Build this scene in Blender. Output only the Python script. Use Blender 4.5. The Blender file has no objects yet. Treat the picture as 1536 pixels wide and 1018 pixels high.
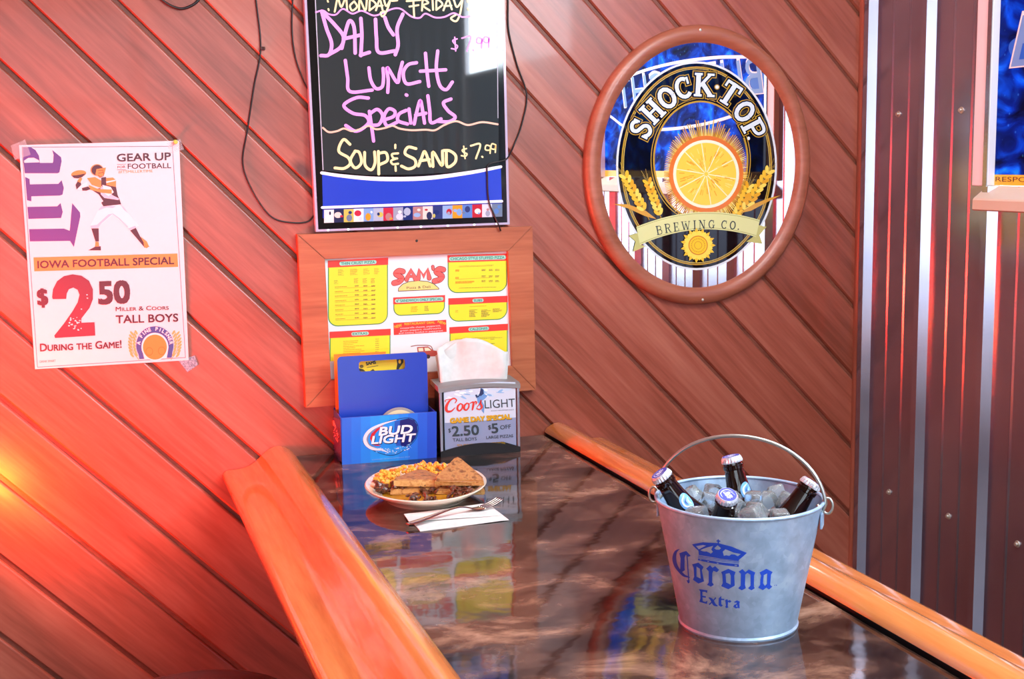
import bpy, bmesh, math, random
from mathutils import Vector, Matrix
from mathutils.geometry import tessellate_polygon

PI = math.pi
SC = bpy.context.scene
COL = SC.collection
random.seed(7)

# ------------------------------------------------------------------ camera
FPX, YAW, PITCH, ROLL = 1940.36, 0.3172, 0.1397, -0.0161
CAM = Vector((0.0, -2.85, 1.70436))
_cy, _sy, _cp, _sp = math.cos(YAW), math.sin(YAW), math.cos(PITCH), math.sin(PITCH)
_f = Vector((_sy * _cp, _cy * _cp, -_sp))
_r = Vector((_cy, -_sy, 0.0))
_u = _r.cross(_f)
_c, _s = math.cos(ROLL), math.sin(ROLL)
RIGHT, UP, FWD = _c * _r + _s * _u, -_s * _r + _c * _u, _f
cam_data = bpy.data.cameras.new('camera')
cam_data.sensor_width = 36.0
cam_data.lens = FPX / 1536.0 * 36.0
cam_data.clip_start = 0.02
cam = bpy.data.objects.new('camera', cam_data)
COL.objects.link(cam)
cam.matrix_world = Matrix(((RIGHT.x, UP.x, -FWD.x, CAM.x), (RIGHT.y, UP.y, -FWD.y, CAM.y),
                           (RIGHT.z, UP.z, -FWD.z, CAM.z), (0, 0, 0, 1)))
SC.camera = cam

# ------------------------------------------------------------------ world, exposure, lights
SC.view_settings.view_transform = 'Standard'
SC.view_settings.look = 'None'
SC.view_settings.gamma = 1.0
SC.view_settings.use_curve_mapping = False
SC.view_settings.exposure = 0.0
SC.cycles.max_bounces = 10
SC.cycles.transmission_bounces = 10
SC.cycles.glossy_bounces = 6
SC.cycles.caustics_reflective = False
SC.cycles.caustics_refractive = False
SC.cycles.sample_clamp_indirect = 6.0

world = bpy.data.worlds.new('daylight')
SC.world = world
world.use_nodes = True
wb = world.node_tree.nodes['Background']
wb.inputs['Color'].default_value = (0.75, 0.86, 1.0, 1)
wb.inputs['Strength'].default_value = 7.0


def area_light(name, loc, target, sx, sy, color, power):
    d = bpy.data.lights.new(name, 'AREA')
    d.shape = 'RECTANGLE'
    d.size, d.size_y, d.color, d.energy = sx, sy, color, power
    o = bpy.data.objects.new(name, d)
    COL.objects.link(o)
    o.location = loc
    o.rotation_euler = (Vector(target) - Vector(loc)).to_track_quat('-Z', 'Z').to_euler()
    return o


# unseen fill light added under the ceiling to brighten the right wall
area_light('ceiling_fill', (1.15, -1.35, 2.76), (1.25, -0.5, 0.6), 1.1, 0.9, (0.94, 0.98, 1.0), 50)
# red neon border that hangs left of the table, beyond the picture edge
area_light('neon_border_light', (-0.95, -0.42, 1.62), (1.0, -0.3, 1.5), 0.10, 1.5, (1.0, 0.02, 0.03), 8)
area_light('red_rail_fill', (-1.05, -1.75, 1.55), (0.3, -0.9, 1.0), 0.25, 0.9, (1.0, 0.05, 0.04), 5)  # added red fill that brightens the near end of the left rail
area_light('neon_sign_light', (-0.34, -0.18, 1.16), (0.12, 0.0, 1.42), 0.12, 0.26, (1.0, 0.025, 0.012), 26)
area_light('orange_hot_patch_fill', (-0.225, -0.075, 1.05), (-0.10, 0.0, 1.03), 0.05, 0.22, (1.0, 0.20, 0.02), 3.0)  # added orange light that makes the hot patch at the wall's left edge

# ------------------------------------------------------------------ where a photo point lies on a known surface
XM = 1.8771          # metal wall
ZT = 1.05            # bar table top


def ray(px, py):
    return FWD + RIGHT * ((px - 768.0) / FPX) - UP * ((py - 509.0) / FPX)


def on_wall(px, py, y=0.0):
    d = ray(px, py)
    return CAM + d * ((y - CAM.y) / d.y)


def on_table(px, py, z=ZT):
    d = ray(px, py)
    return CAM + d * ((z - CAM.z) / d.z)


def on_side(px, py, x=XM):
    d = ray(px, py)
    return CAM + d * ((x - CAM.x) / d.x)


def on_plane(px, py, p0, n):
    d = ray(px, py)
    return CAM + d * ((Vector(p0) - CAM).dot(n) / d.dot(n))


# ------------------------------------------------------------------ materials
def lin(c):
    if isinstance(c, str):
        c = c.lstrip('#')
        c = [int(c[i:i + 2], 16) / 255 for i in (0, 2, 4)]
        return tuple(((v + 0.055) / 1.055) ** 2.4 if v > 0.04045 else v / 12.92 for v in c)
    return tuple(c)


def mat(name, color, rough=0.5, metal=0.0, coat=0.0, spec=None, emis=0.0, trans=0.0, ior=None, alpha=None):
    m = bpy.data.materials.new(name)
    m.use_nodes = True
    b = m.node_tree.nodes['Principled BSDF']
    c = lin(color)
    b.inputs['Base Color'].default_value = (*c, 1)
    b.inputs['Roughness'].default_value = rough
    b.inputs['Metallic'].default_value = metal
    b.inputs['Coat Weight'].default_value = coat
    b.inputs['Coat Roughness'].default_value = 0.06
    if spec is not None:
        b.inputs['Specular IOR Level'].default_value = spec
    if emis:
        b.inputs['Emission Color'].default_value = (*c, 1)
        b.inputs['Emission Strength'].default_value = emis
    if trans:
        b.inputs['Transmission Weight'].default_value = trans
    if ior:
        b.inputs['IOR'].default_value = ior
    if alpha is not None:
        b.inputs['Alpha'].default_value = alpha
    return m


def nodes(m):
    return m.node_tree.nodes, m.node_tree.links, m.node_tree.nodes['Principled BSDF']


_inks = {}


def ink(key):
    """key: 'rrggbb' or ('rrggbb', roughness[, emission])"""
    if key not in _inks:
        if isinstance(key, str):
            _inks[key] = mat('ink_' + key, key, 0.45)
        else:
            _inks[key] = mat('ink_' + key[0], key[0], key[1], emis=key[2] if len(key) > 2 else 0.0)
    return _inks[key]


def ramp(n, stops, interp='LINEAR'):
    r = n.new('ShaderNodeValToRGB')
    e = r.color_ramp.elements
    r.color_ramp.interpolation = interp
    while len(e) < len(stops):
        e.new(0.5)
    for el, (p, c) in zip(e, stops):
        el.position = p
        el.color = (*lin(c), 1)
    return r


def mathn(n, l, op, a, b=None):
    x = n.new('ShaderNodeMath')
    x.operation = op
    for i, v in enumerate((a, b)):
        if v is None:
            continue
        if isinstance(v, (int, float)):
            x.inputs[i].default_value = v
        else:
            l.new(v, x.inputs[i])
    return x.outputs[0]


def wood(name, dark, mid, light, grain_angle=0.0, axis='Y', scale=1.0, rough=0.32, coat=0.0, pitch=None, knots=0.0, spec=0.5):
    """Stained wood with grain stretched along one direction; planks of their own tint when pitch is given."""
    m = mat(name, mid, rough, coat=coat, spec=spec)
    n, l, b = nodes(m)
    tc = n.new('ShaderNodeTexCoord')
    mp = n.new('ShaderNodeMapping')
    l.new(tc.outputs['Object'], mp.inputs['Vector'])
    if axis == 'DIAG':
        mp.inputs['Rotation'].default_value = (0, grain_angle, 0)
    v = mp.outputs['Vector']
    sep = n.new('ShaderNodeSeparateXYZ')
    l.new(v, sep.inputs[0])
    comb = n.new('ShaderNodeCombineXYZ')
    st = {'X': (0.07, 1, 1), 'DIAG': (0.07, 1, 1), 'Y': (1, 0.07, 1), 'Z': (1, 1, 0.07)}[axis]
    off = None
    if pitch:
        ps = mathn(n, l, 'ADD', sep.outputs[2], pitch[1])
        fl = mathn(n, l, 'FLOOR', mathn(n, l, 'DIVIDE', ps, pitch[0]))
        wn = n.new('ShaderNodeTexWhiteNoise')
        wn.noise_dimensions = '1D'
        l.new(fl, wn.inputs['W'])
        off = wn.outputs['Value']
    for i in range(3):
        o = mathn(n, l, 'MULTIPLY', sep.outputs[i], st[i])
        if off is not None:
            o = mathn(n, l, 'ADD', o, mathn(n, l, 'MULTIPLY', off, 7.3 + 3 * i))
        l.new(o, comb.inputs[i])
    nz = n.new('ShaderNodeTexNoise')
    nz.inputs['Scale'].default_value = 16 * scale
    nz.inputs['Detail'].default_value = 6
    nz.inputs['Roughness'].default_value = 0.62
    nz.inputs['Distortion'].default_value = 0.6
    l.new(comb.outputs[0], nz.inputs['Vector'])
    fine = n.new('ShaderNodeTexNoise')
    fine.inputs['Scale'].default_value = 130 * scale
    fine.inputs['Detail'].default_value = 3
    l.new(comb.outputs[0], fine.inputs['Vector'])
    mix = mathn(n, l, 'ADD', mathn(n, l, 'MULTIPLY', nz.outputs['Fac'], 0.75), mathn(n, l, 'MULTIPLY', fine.outputs['Fac'], 0.25))
    if off is not None:
        mix = mathn(n, l, 'ADD', mix, mathn(n, l, 'MULTIPLY', mathn(n, l, 'SUBTRACT', off, 0.5), 0.20))
    rp = ramp(n, [(0.30, dark), (0.5, mid), (0.72, light)])
    l.new(mix, rp.inputs['Fac'])
    out = rp.outputs['Color']
    if knots:
        vo = n.new('ShaderNodeTexVoronoi')
        vo.inputs['Scale'].default_value = knots
        k3 = n.new('ShaderNodeMapping')
        k3.inputs['Scale'].default_value = (0.55, 0.01, 1)
        l.new(v, k3.inputs['Vector'])
        l.new(k3.outputs[0], vo.inputs['Vector'])
        kr = ramp(n, [(0.0, '3a1a10'), (0.035, '6b3a28'), (0.075, 'ffffff')])
        l.new(vo.outputs['Distance'], kr.inputs['Fac'])
        mm = n.new('ShaderNodeMixRGB')
        mm.blend_type = 'MULTIPLY'
        mm.inputs['Fac'].default_value = 0.8
        l.new(out, mm.inputs['Color1'])
        l.new(kr.outputs[0], mm.inputs['Color2'])
        out = mm.outputs['Color']
    l.new(out, b.inputs['Base Color'])
    rr = n.new('ShaderNodeMapRange')
    rr.inputs['To Min'].default_value = rough * 0.8
    rr.inputs['To Max'].default_value = rough * 1.3
    l.new(nz.outputs['Fac'], rr.inputs['Value'])
    l.new(rr.outputs[0], b.inputs['Roughness'])
    bp = n.new('ShaderNodeBump')
    bp.inputs['Strength'].default_value = 0.12
    bp.inputs['Distance'].default_value = 0.002
    l.new(fine.outputs['Fac'], bp.inputs['Height'])
    l.new(bp.outputs[0], b.inputs['Normal'])
    return m


def mottled(name, a, b_, scale, rough=0.5, metal=0.0, detail=3.0, rough2=None, bump=0.0, c=None):
    m = mat(name, a, rough, metal)
    n, l, b = nodes(m)
    tc = n.new('ShaderNodeTexCoord')
    nz = n.new('ShaderNodeTexNoise')
    nz.inputs['Scale'].default_value = scale
    nz.inputs['Detail'].default_value = detail
    l.new(tc.outputs['Object'], nz.inputs['Vector'])
    rp = ramp(n, [(0.35, a), (0.65, b_)] if c is None else [(0.33, a), (0.5, b_), (0.66, c)])
    l.new(nz.outputs['Fac'], rp.inputs['Fac'])
    l.new(rp.outputs[0], b.inputs['Base Color'])
    if rough2 is not None:
        mr = n.new('ShaderNodeMapRange')
        mr.inputs['To Min'].default_value = rough
        mr.inputs['To Max'].default_value = rough2
        l.new(nz.outputs['Fac'], mr.inputs['Value'])
        l.new(mr.outputs[0], b.inputs['Roughness'])
    if bump:
        bp = n.new('ShaderNodeBump')
        bp.inputs['Strength'].default_value = bump
        bp.inputs['Distance'].default_value = 0.004
        l.new(nz.outputs['Fac'], bp.inputs['Height'])
        l.new(bp.outputs[0], b.inputs['Normal'])
    return m


# ------------------------------------------------------------------ objects
def thing(name, label, cat, loc=(0, 0, 0), group=None):
    o = bpy.data.objects.new(name, None)
    o.empty_display_size = 0.05
    COL.objects.link(o)
    o.location = loc
    o['label'] = label
    o['category'] = cat
    if group:
        o['group'] = group
    return o


def tag(o, label, cat, group=None, kind=None):
    o['label'] = label
    o['category'] = cat
    if group:
        o['group'] = group
    if kind:
        o['kind'] = kind
    return o


def world_loc(p):
    v = Vector((0, 0, 0))
    while p is not None:
        v += p.location
        p = p.parent
    return v


def obj(name, bm, m=None, parent=None, smooth=False, local=False, origin=None, kind=None):
    """Link a bmesh as one mesh object. World coordinates unless local."""
    base = Vector((0, 0, 0))
    if not local:
        base = world_loc(parent) if parent is not None else (Vector(origin) if origin is not None else base)
        if base.length:
            bmesh.ops.translate(bm, verts=bm.verts[:], vec=-base)
    me = bpy.data.meshes.new(name)
    bm.to_mesh(me)
    bm.free()
    for x in (m if isinstance(m, (list, tuple)) else [m] if m else []):
        me.materials.append(x)
    if smooth:
        for p in me.polygons:
            p.use_smooth = True
        if smooth is not True:
            me.set_sharp_from_angle(angle=smooth)
    o = bpy.data.objects.new(name, me)
    COL.objects.link(o)
    if parent is not None:
        o.parent = parent
    elif origin is not None and not local:
        o.location = origin
    if kind:
        o['kind'] = kind
    return o


def copy_tree(o, parent=None):
    c = o.copy()
    COL.objects.link(c)
    c.parent = parent
    for ch in list(o.children):
        copy_tree(ch, c)
    return c


def NB():
    return bmesh.new()


def quad(bm, *pts):
    return bm.faces.new([bm.verts.new(p) for p in pts])


def box(bm, lo, hi, M=None, bevel=0.0, seg=2):
    vs = [bm.verts.new((x, y, z)) for x in (lo[0], hi[0]) for y in (lo[1], hi[1]) for z in (lo[2], hi[2])]
    fs = [(0, 1, 3, 2), (4, 6, 7, 5), (0, 4, 5, 1), (2, 3, 7, 6), (0, 2, 6, 4), (1, 5, 7, 3)]
    faces = [bm.faces.new([vs[i] for i in f]) for f in fs]
    if bevel:
        es = list({e for f in faces for e in f.edges})
        r = bmesh.ops.bevel(bm, geom=es, offset=bevel, segments=seg, profile=0.5, affect='EDGES')
        vs = list({v for f in r['faces'] for v in f.verts} | {v for v in vs if v.is_valid})
    if M is not None:
        bmesh.ops.transform(bm, matrix=M, verts=[v for v in vs if v.is_valid])
    return vs


def tube(bm, pts, r, seg=8, cap=True, closed=False):
    pts = [Vector(p) for p in pts]
    n = len(pts)
    rings = []
    prev = None
    for i, p in enumerate(pts):
        a = pts[(i - 1) % n] if (i > 0 or closed) else p
        b = pts[(i + 1) % n] if (i < n - 1 or closed) else p
        t = (b - a).normalized()
        if prev is None:
            x = t.orthogonal().normalized()
        else:
            x = (prev - t * prev.dot(t)).normalized()
        prev = x
        y = t.cross(x)
        rr = r[i] if isinstance(r, (list, tuple)) else r
        rings.append([bm.verts.new(p + (x * math.cos(2 * PI * k / seg) + y * math.sin(2 * PI * k / seg)) * rr) for k in range(seg)])
    for i in range(n if closed else n - 1):
        A, B = rings[i], rings[(i + 1) % n]
        for k in range(seg):
            bm.faces.new((A[k], A[(k + 1) % seg], B[(k + 1) % seg], B[k]))
    if cap and not closed:
        bm.faces.new(rings[0][::-1])
        bm.faces.new(rings[-1])
    return rings


def lathe(bm, prof, seg=48, c=(0, 0, 0), sx=1.0, sy=1.0, close=False, M=None):
    """prof: list of (radius, z)."""
    rings = []
    for r, z in prof:
        if r < 1e-6:
            rings.append([bm.verts.new((c[0], c[1], c[2] + z))])
        else:
            rings.append([bm.verts.new((c[0] + r * sx * math.cos(2 * PI * k / seg), c[1] + r * sy * math.sin(2 * PI * k / seg), c[2] + z)) for k in range(seg)])
    pairs = list(zip(rings[:-1], rings[1:])) + ([(rings[-1], rings[0])] if close else [])
    for A, B in pairs:
        for k in range(seg):
            a0, a1 = A[k % len(A)], A[(k + 1) % len(A)]
            b0, b1 = B[k % len(B)], B[(k + 1) % len(B)]
            q = []
            for v in (a0, a1, b1, b0):
                if v not in q:
                    q.append(v)
            if len(q) > 2:
                bm.faces.new(q)
    if M is not None:
        bmesh.ops.transform(bm, matrix=M, verts=[v for R in rings for v in R])


def extrude_profile(bm, prof, p0, p1, xdir, zdir, cap=True):
    """Sweep a closed 2-D profile (a along xdir, b along zdir) from p0 to p1."""
    A = [bm.verts.new(Vector(p0) + xdir * a + zdir * b) for a, b in prof]
    B = [bm.verts.new(Vector(p1) + xdir * a + zdir * b) for a, b in prof]
    n = len(prof)
    for i in range(n):
        bm.faces.new((A[i], A[(i + 1) % n], B[(i + 1) % n], B[i]))
    if cap:
        bm.faces.new(A[::-1])
        bm.faces.new(B)


def fix_normals(bm):
    bmesh.ops.recalc_face_normals(bm, faces=bm.faces[:])


def smooth_path(pts, n=8, closed=False):
    pts = [Vector(p) for p in pts]
    if len(pts) < 3:
        return pts
    out = []
    N = len(pts)
    for i in range(N if closed else N - 1):
        p0 = pts[(i - 1) % N] if (i > 0 or closed) else pts[0] * 2 - pts[1]
        p1, p2 = pts[i], pts[(i + 1) % N]
        p3 = pts[(i + 2) % N] if (i + 2 < N or closed) else pts[-1] * 2 - pts[-2]
        for k in range(n):
            t = k / n
            out.append(0.5 * ((2 * p1) + (p2 - p0) * t + (2 * p0 - 5 * p1 + 4 * p2 - p3) * t * t + (3 * p1 - p0 - 3 * p2 + p3) * t ** 3))
    if not closed:
        out.append(pts[-1])
    return out


# ------------------------------------------------------------------ flat printed graphics (posters, labels, lettering)
_glyphs = {}


def font_mesh(body, bold=0.0, small_caps=False):
    key = (body, bold, small_caps)
    if key in _glyphs:
        return _glyphs[key]
    cu = bpy.data.curves.new('lettering', 'FONT')
    cu.body = body
    cu.size = 1.0
    cu.offset = bold
    cu.resolution_u = 3
    if small_caps:
        cu.small_caps_scale = 0.8
        for i, ch in enumerate(body):
            if ch.islower():
                cu.body_format[i].use_small_caps = True
    o = bpy.data.objects.new('lettering', cu)
    COL.objects.link(o)
    dg = bpy.context.evaluated_depsgraph_get()
    me = bpy.data.meshes.new_from_object(o.evaluated_get(dg))
    vs = [(v.co.x, v.co.y) for v in me.vertices]
    fs = [tuple(p.vertices) for p in me.polygons]
    bpy.data.objects.remove(o)
    bpy.data.curves.remove(cu)
    bpy.data.meshes.remove(me)
    x0, x1 = min(v[0] for v in vs), max(v[0] for v in vs)
    vs = [(v[0] - x0, v[1]) for v in vs]
    _glyphs[key] = (vs, fs, x1 - x0)
    return _glyphs[key]


CAP = 0.0


class Art:
    """Collects coloured flat shapes drawn in the picture plane of a printed sheet, then builds them as one thin mesh."""

    def __init__(self, mapf, normal, crop=(0, 0, 1.0), step=0.00022, maxedge=None):
        self.mapf, self.normal, self.step = mapf, normal, step
        self.x0, self.y0, self.s = crop
        self.L = 1
        self.sub = 0
        self.maxedge = maxedge
        self.items = []

    def crop(self, x0, y0, s):
        self.x0, self.y0, self.s = x0, y0, s
        return self

    def tri(self, col, a, b, c):
        T = lambda p: (self.x0 + p[0] / self.s, self.y0 + p[1] / self.s)
        stack = [(T(a), T(b), T(c))]
        while stack:
            t = stack.pop()
            if self.maxedge:
                ls = [math.dist(t[i], t[(i + 1) % 3]) for i in range(3)]
                k = ls.index(max(ls))
                if ls[k] > self.maxedge:
                    p, q, r = t[k], t[(k + 1) % 3], t[(k + 2) % 3]
                    m = ((p[0] + q[0]) / 2, (p[1] + q[1]) / 2)
                    stack += [(p, m, r), (m, q, r)]
                    continue
            self.items.append((col, self.L + (self.sub % 60) * 0.01, t))

    def poly(self, col, pts, holes=()):
        self.sub += 1
        loops = [[Vector((p[0], p[1], 0)) for p in lp] for lp in [pts, *holes]]
        flat = [p for lp in loops for p in lp]
        for t in tessellate_polygon(loops):
            self.tri(col, flat[t[0]], flat[t[1]], flat[t[2]])

    def rect(self, col, x0, y0, x1, y1, slope=0.0):
        d = (x1 - x0) * slope
        self.poly(col, [(x0, y0), (x1, y0 + d), (x1, y1 + d), (x0, y1)])

    def ell(self, col, cx, cy, rx, ry, a0=0.0, a1=360.0, rot=0.0, n=48, hole=None):
        def ring(k):
            out = []
            full = abs(a1 - a0) >= 360
            for i in range(n if full else n + 1):
                a = math.radians(a0 + (a1 - a0) * i / n)
                x, y = rx * k * math.cos(a), ry * k * math.sin(a)
                c, s = math.cos(math.radians(rot)), math.sin(math.radians(rot))
                out.append((cx + x * c - y * s, cy + x * s + y * c))
            return out
        o = ring(1.0)
        if hole is None:
            self.poly(col, o)
        else:
            i_ = ring(hole)
            m = len(o)
            full = abs(a1 - a0) >= 360
            for k in range(m if full else m - 1):
                a, b, c, d = o[k], o[(k + 1) % m], i_[(k + 1) % m], i_[k]
                self.tri(col, a, b, c)
                self.tri(col, a, c, d)

    def stroke(self, col, pts, w, smooth=True, closed=False, nib=None, n=7, cap=True):
        self.sub += 1
        ws = w if isinstance(w, (list, tuple)) else [w] * len(pts)
        P = [Vector((p[0], p[1], ws[i])) for i, p in enumerate(pts)]
        if smooth and len(P) > 2:
            P = smooth_path(P, n, closed)
        m = len(P)
        L, R = [], []
        for i, p in enumerate(P):
            a = P[(i - 1) % m] if (i > 0 or closed) else p
            b = P[(i + 1) % m] if (i < m - 1 or closed) else p
            t = Vector((b.x - a.x, b.y - a.y))
            t = t.normalized() if t.length > 1e-9 else Vector((1, 0))
            h = max(p.z, 0.01) / 2
            if nib is None:
                d = Vector((-t.y, t.x)) * h
            else:
                na, thin = nib
                nv = Vector((math.cos(math.radians(na)), -math.sin(math.radians(na))))
                d = nv * h
                s = Vector((-t.y, t.x))
                if d.dot(s) < 0:
                    d = -d
                d = d + s * (h * thin)
            L.append((p.x + d.x, p.y + d.y))
            R.append((p.x - d.x, p.y - d.y))
        for i in range(m if closed else m - 1):
            j = (i + 1) % m
            self.tri(col, L[i], L[j], R[j])
            self.tri(col, L[i], R[j], R[i])
        if cap and not closed and nib is None:
            for p in (P[0], P[-1]):
                self.ell(col, p.x, p.y, p.z / 2, p.z / 2, n=10)

    def text(self, col, body, p0, p1=None, h=10.0, bold=0.0, shear=0.0, small_caps=False, align='l', rot=None, fn=None):
        """Lettering with baseline p0 -> p1 (fitted in width) or from p0 at its own width; h = capital height."""
        global CAP
        if not CAP:
            CAP = max(v[1] for v in font_mesh('H')[0])
        vs, fs, wd = font_mesh(body, 0.0, small_caps)
        ky = h / CAP
        if p1 is not None:
            dx, dy = p1[0] - p0[0], p1[1] - p0[1]
            ln = math.hypot(dx, dy)
            kx = ln / wd
            ux, uy = dx / ln, dy / ln
            ox, oy = p0
        else:
            a = math.radians(rot or 0.0)
            ux, uy = math.cos(a), math.sin(a)
            kx = ky
            sh = {'l': 0, 'c': 0.5, 'r': 1.0}[align] * wd * kx
            ox, oy = p0[0] - ux * sh, p0[1] - uy * sh
        out = []
        for x, y in vs:
            X, Y = x * kx + y * ky * shear, y * ky
            q = (ox + ux * X + uy * Y, oy + uy * X - ux * Y)
            out.append(fn(q) if fn else q)
        e = bold * ky * 1.1
        for ex, ey in ([(0, 0), (e, e), (-e, e), (e, -e), (-e, -e)] if e > 0.3 else [(0, 0)]):
            o2 = [(q[0] + ex, q[1] + ey) for q in out] if e > 0.3 else out
            self.sub += 1
            for f in fs:
                for i in range(1, len(f) - 1):
                    self.tri(col, o2[f[0]], o2[f[i]], o2[f[i + 1]])

    def build(self, name, parent, kind=None):
        bm = NB()
        keys = []
        for col, L, t in self.items:
            if col not in keys:
                keys.append(col)
            vs = []
            for p in t:
                q = Vector(self.mapf(*p))
                nn = self.normal(q) if callable(self.normal) else self.normal
                vs.append(q + nn * (self.step * L))
            if (vs[1] - vs[0]).cross(vs[2] - vs[0]).dot(nn) < 0:
                vs = vs[::-1]
            f = bm.faces.new([bm.verts.new(v) for v in vs])
            f.material_index = keys.index(col)
        return obj(name, bm, [ink(k) if not isinstance(k, bpy.types.Material) else k for k in keys], parent, kind=kind)


def wall_map(y):
    return lambda px, py: on_wall(px, py, y)


# slab-serif capitals from strokes, in a unit box (x right, y up)
def arc(cx, cy, rx, ry, a0, a1, n=14):
    return [(cx + rx * math.cos(math.radians(a0 + (a1 - a0) * i / n)), cy + ry * math.sin(math.radians(a0 + (a1 - a0) * i / n))) for i in range(n + 1)]


TK, TN, SF = 0.20, 0.12, 0.10


def _foot(x, y, w=0.34):
    return ([(x - w / 2, y), (x + w / 2, y)], SF)


SLAB = {
    'H': (0.86, [([(.2, 0), (.2, 1)], TK), ([(.66, 0), (.66, 1)], TK), ([(.2, .5), (.66, .5)], TN)] + [_foot(x, y) for x in (.2, .66) for y in (.05, .95)]),
    'O': (0.84, [(arc(.42, .5, .31, .42, 0, 360), .19)]),
    'C': (0.82, [(arc(.43, .5, .31, .42, 55, 320), .18), ([(.68, .62), (.68, .95)], SF)]),
    'K': (0.90, [([(.2, 0), (.2, 1)], TK), ([(.25, .42), (.7, .95)], TN), ([(.38, .56), (.74, .05)], .19), _foot(.2, .05), _foot(.2, .95), _foot(.72, .95, .3), _foot(.76, .05, .32)]),
    'S': (0.74, [([(.62, .78), (.5, .92), (.32, .93), (.16, .8), (.2, .62), (.38, .52), (.56, .42), (.62, .24), (.48, .07), (.28, .07), (.12, .22)], .17), ([(.64, .68), (.64, .97)], SF), ([(.1, .03), (.1, .32)], SF)]),
    'T': (0.84, [([(.42, 0), (.42, 1)], TK), ([(.06, .93), (.78, .93)], TN), ([(.09, .68), (.09, .97)], SF), ([(.75, .68), (.75, .97)], SF), _foot(.42, .05, .4)]),
    'P': (0.80, [([(.2, 0), (.2, 1)], TK), ([(.2, .93), (.5, .93), (.68, .86), (.72, .71), (.68, .56), (.5, .48), (.2, .48)], .14), _foot(.2, .05, .4), ([(.03, .95), (.3, .95)], SF)]),
    'B': (0.80, [([(.2, 0), (.2, 1)], TK), ([(.2, .94), (.5, .94), (.64, .86), (.64, .64), (.5, .53), (.2, .53)], .12), ([(.2, .53), (.54, .53), (.7, .42), (.7, .16), (.54, .06), (.2, .06)], .12), ([(.03, .95), (.3, .95)], SF), ([(.03, .05), (.3, .05)], SF)]),
    'R': (0.84, [([(.2, 0), (.2, 1)], TK), ([(.2, .94), (.5, .94), (.66, .86), (.66, .62), (.5, .52), (.2, .52)], .13), ([(.45, .5), (.68, .08)], .16), _foot(.2, .05), ([(.03, .95), (.3, .95)], SF), _foot(.74, .05, .2)]),
    'E': (0.76, [([(.2, 0), (.2, 1)], TK), ([(.04, .95), (.66, .95)], SF), ([(.04, .05), (.68, .05)], SF), ([(.2, .5), (.5, .5)], SF), ([(.63, .72), (.63, .97)], SF), ([(.65, .03), (.65, .3)], SF), ([(.5, .38), (.5, .62)], SF)]),
    'W': (1.16, [([(.12, .95), (.34, .03)], .17), ([(.34, .03), (.56, .8)], .09), ([(.56, .8), (.8, .03)], .17), ([(.8, .03), (1.02, .95)], .09), _foot(.12, .95, .3), _foot(.56, .95, .26), _foot(1.02, .95, .26)]),
    'I': (0.44, [([(.22, 0), (.22, 1)], TK), _foot(.22, .05, .38), _foot(.22, .95, .38)]),
    'N': (0.88, [([(.16, 0), (.16, 1)], SF), ([(.16, .97), (.7, .03)], .2), ([(.7, 0), (.7, 1)], SF), _foot(.16, .05, .3), _foot(.12, .95, .26), _foot(.7, .95, .3)]),
    'G': (0.88, [(arc(.44, .5, .31, .42, 55, 330), .17), ([(.69, .62), (.69, .95)], SF), ([(.72, .05), (.72, .42)], .14), ([(.54, .42), (.86, .42)], SF)]),
}


def slab(art, col, ch, cx, cy, h, rot=0.0, extra=0.0, wk=1.0, thin=1.0):
    """One slab-serif letter centred at (cx, cy), turned rot degrees; extra widens every stroke (for outlines)."""
    wd, strokes = SLAB[ch]
    c, s = math.cos(math.radians(rot)), math.sin(math.radians(rot))
    for pts, w in strokes:
        q = []
        for x, y in pts:
            X, Y = (x - wd / 2) * h * wk, -(y - 0.5) * h
            q.append((cx + X * c - Y * s, cy + X * s + Y * c))
        if extra and len(q) == 2:
            dx, dy = q[1][0] - q[0][0], q[1][1] - q[0][1]
            ln = math.hypot(dx, dy)
            e = extra / 2 / ln
            q = [(q[0][0] - dx * e, q[0][1] - dy * e), (q[1][0] + dx * e, q[1][1] + dy * e)]
        art.stroke(col, q, w * h * thin + extra, smooth=len(q) > 2 and len(q) < 13, n=5, cap=False)

# ================================================================== SETTING
KW = 1.0279                                   # boards run just past 45 degrees
PW = 0.1823 / math.sqrt(1 + KW * KW)          # board pitch
Q0 = 1.952 / math.sqrt(1 + KW * KW)
M_WALL = wood('stained_boards', '7a3825', '9f5240', 'b56b57', grain_angle=-math.atan(KW), axis='DIAG', rough=0.34, coat=0.12, pitch=(PW, 40 * PW - Q0), knots=3.4)
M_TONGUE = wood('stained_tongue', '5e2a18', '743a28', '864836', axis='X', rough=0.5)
M_TRIM = wood('stained_trim', '7d4030', '985240', 'aa6450', axis='Z', rough=0.35)
M_FRAME = wood('alder_frame', '94492a', 'b0603c', 'c2754e', axis='X', rough=0.45, scale=1.2)
M_RAIL = wood('varnished_oak', 'b5602c', 'd07a3e', 'dd9052', axis='Y', rough=0.16, coat=0.5, scale=1.1)


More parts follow.
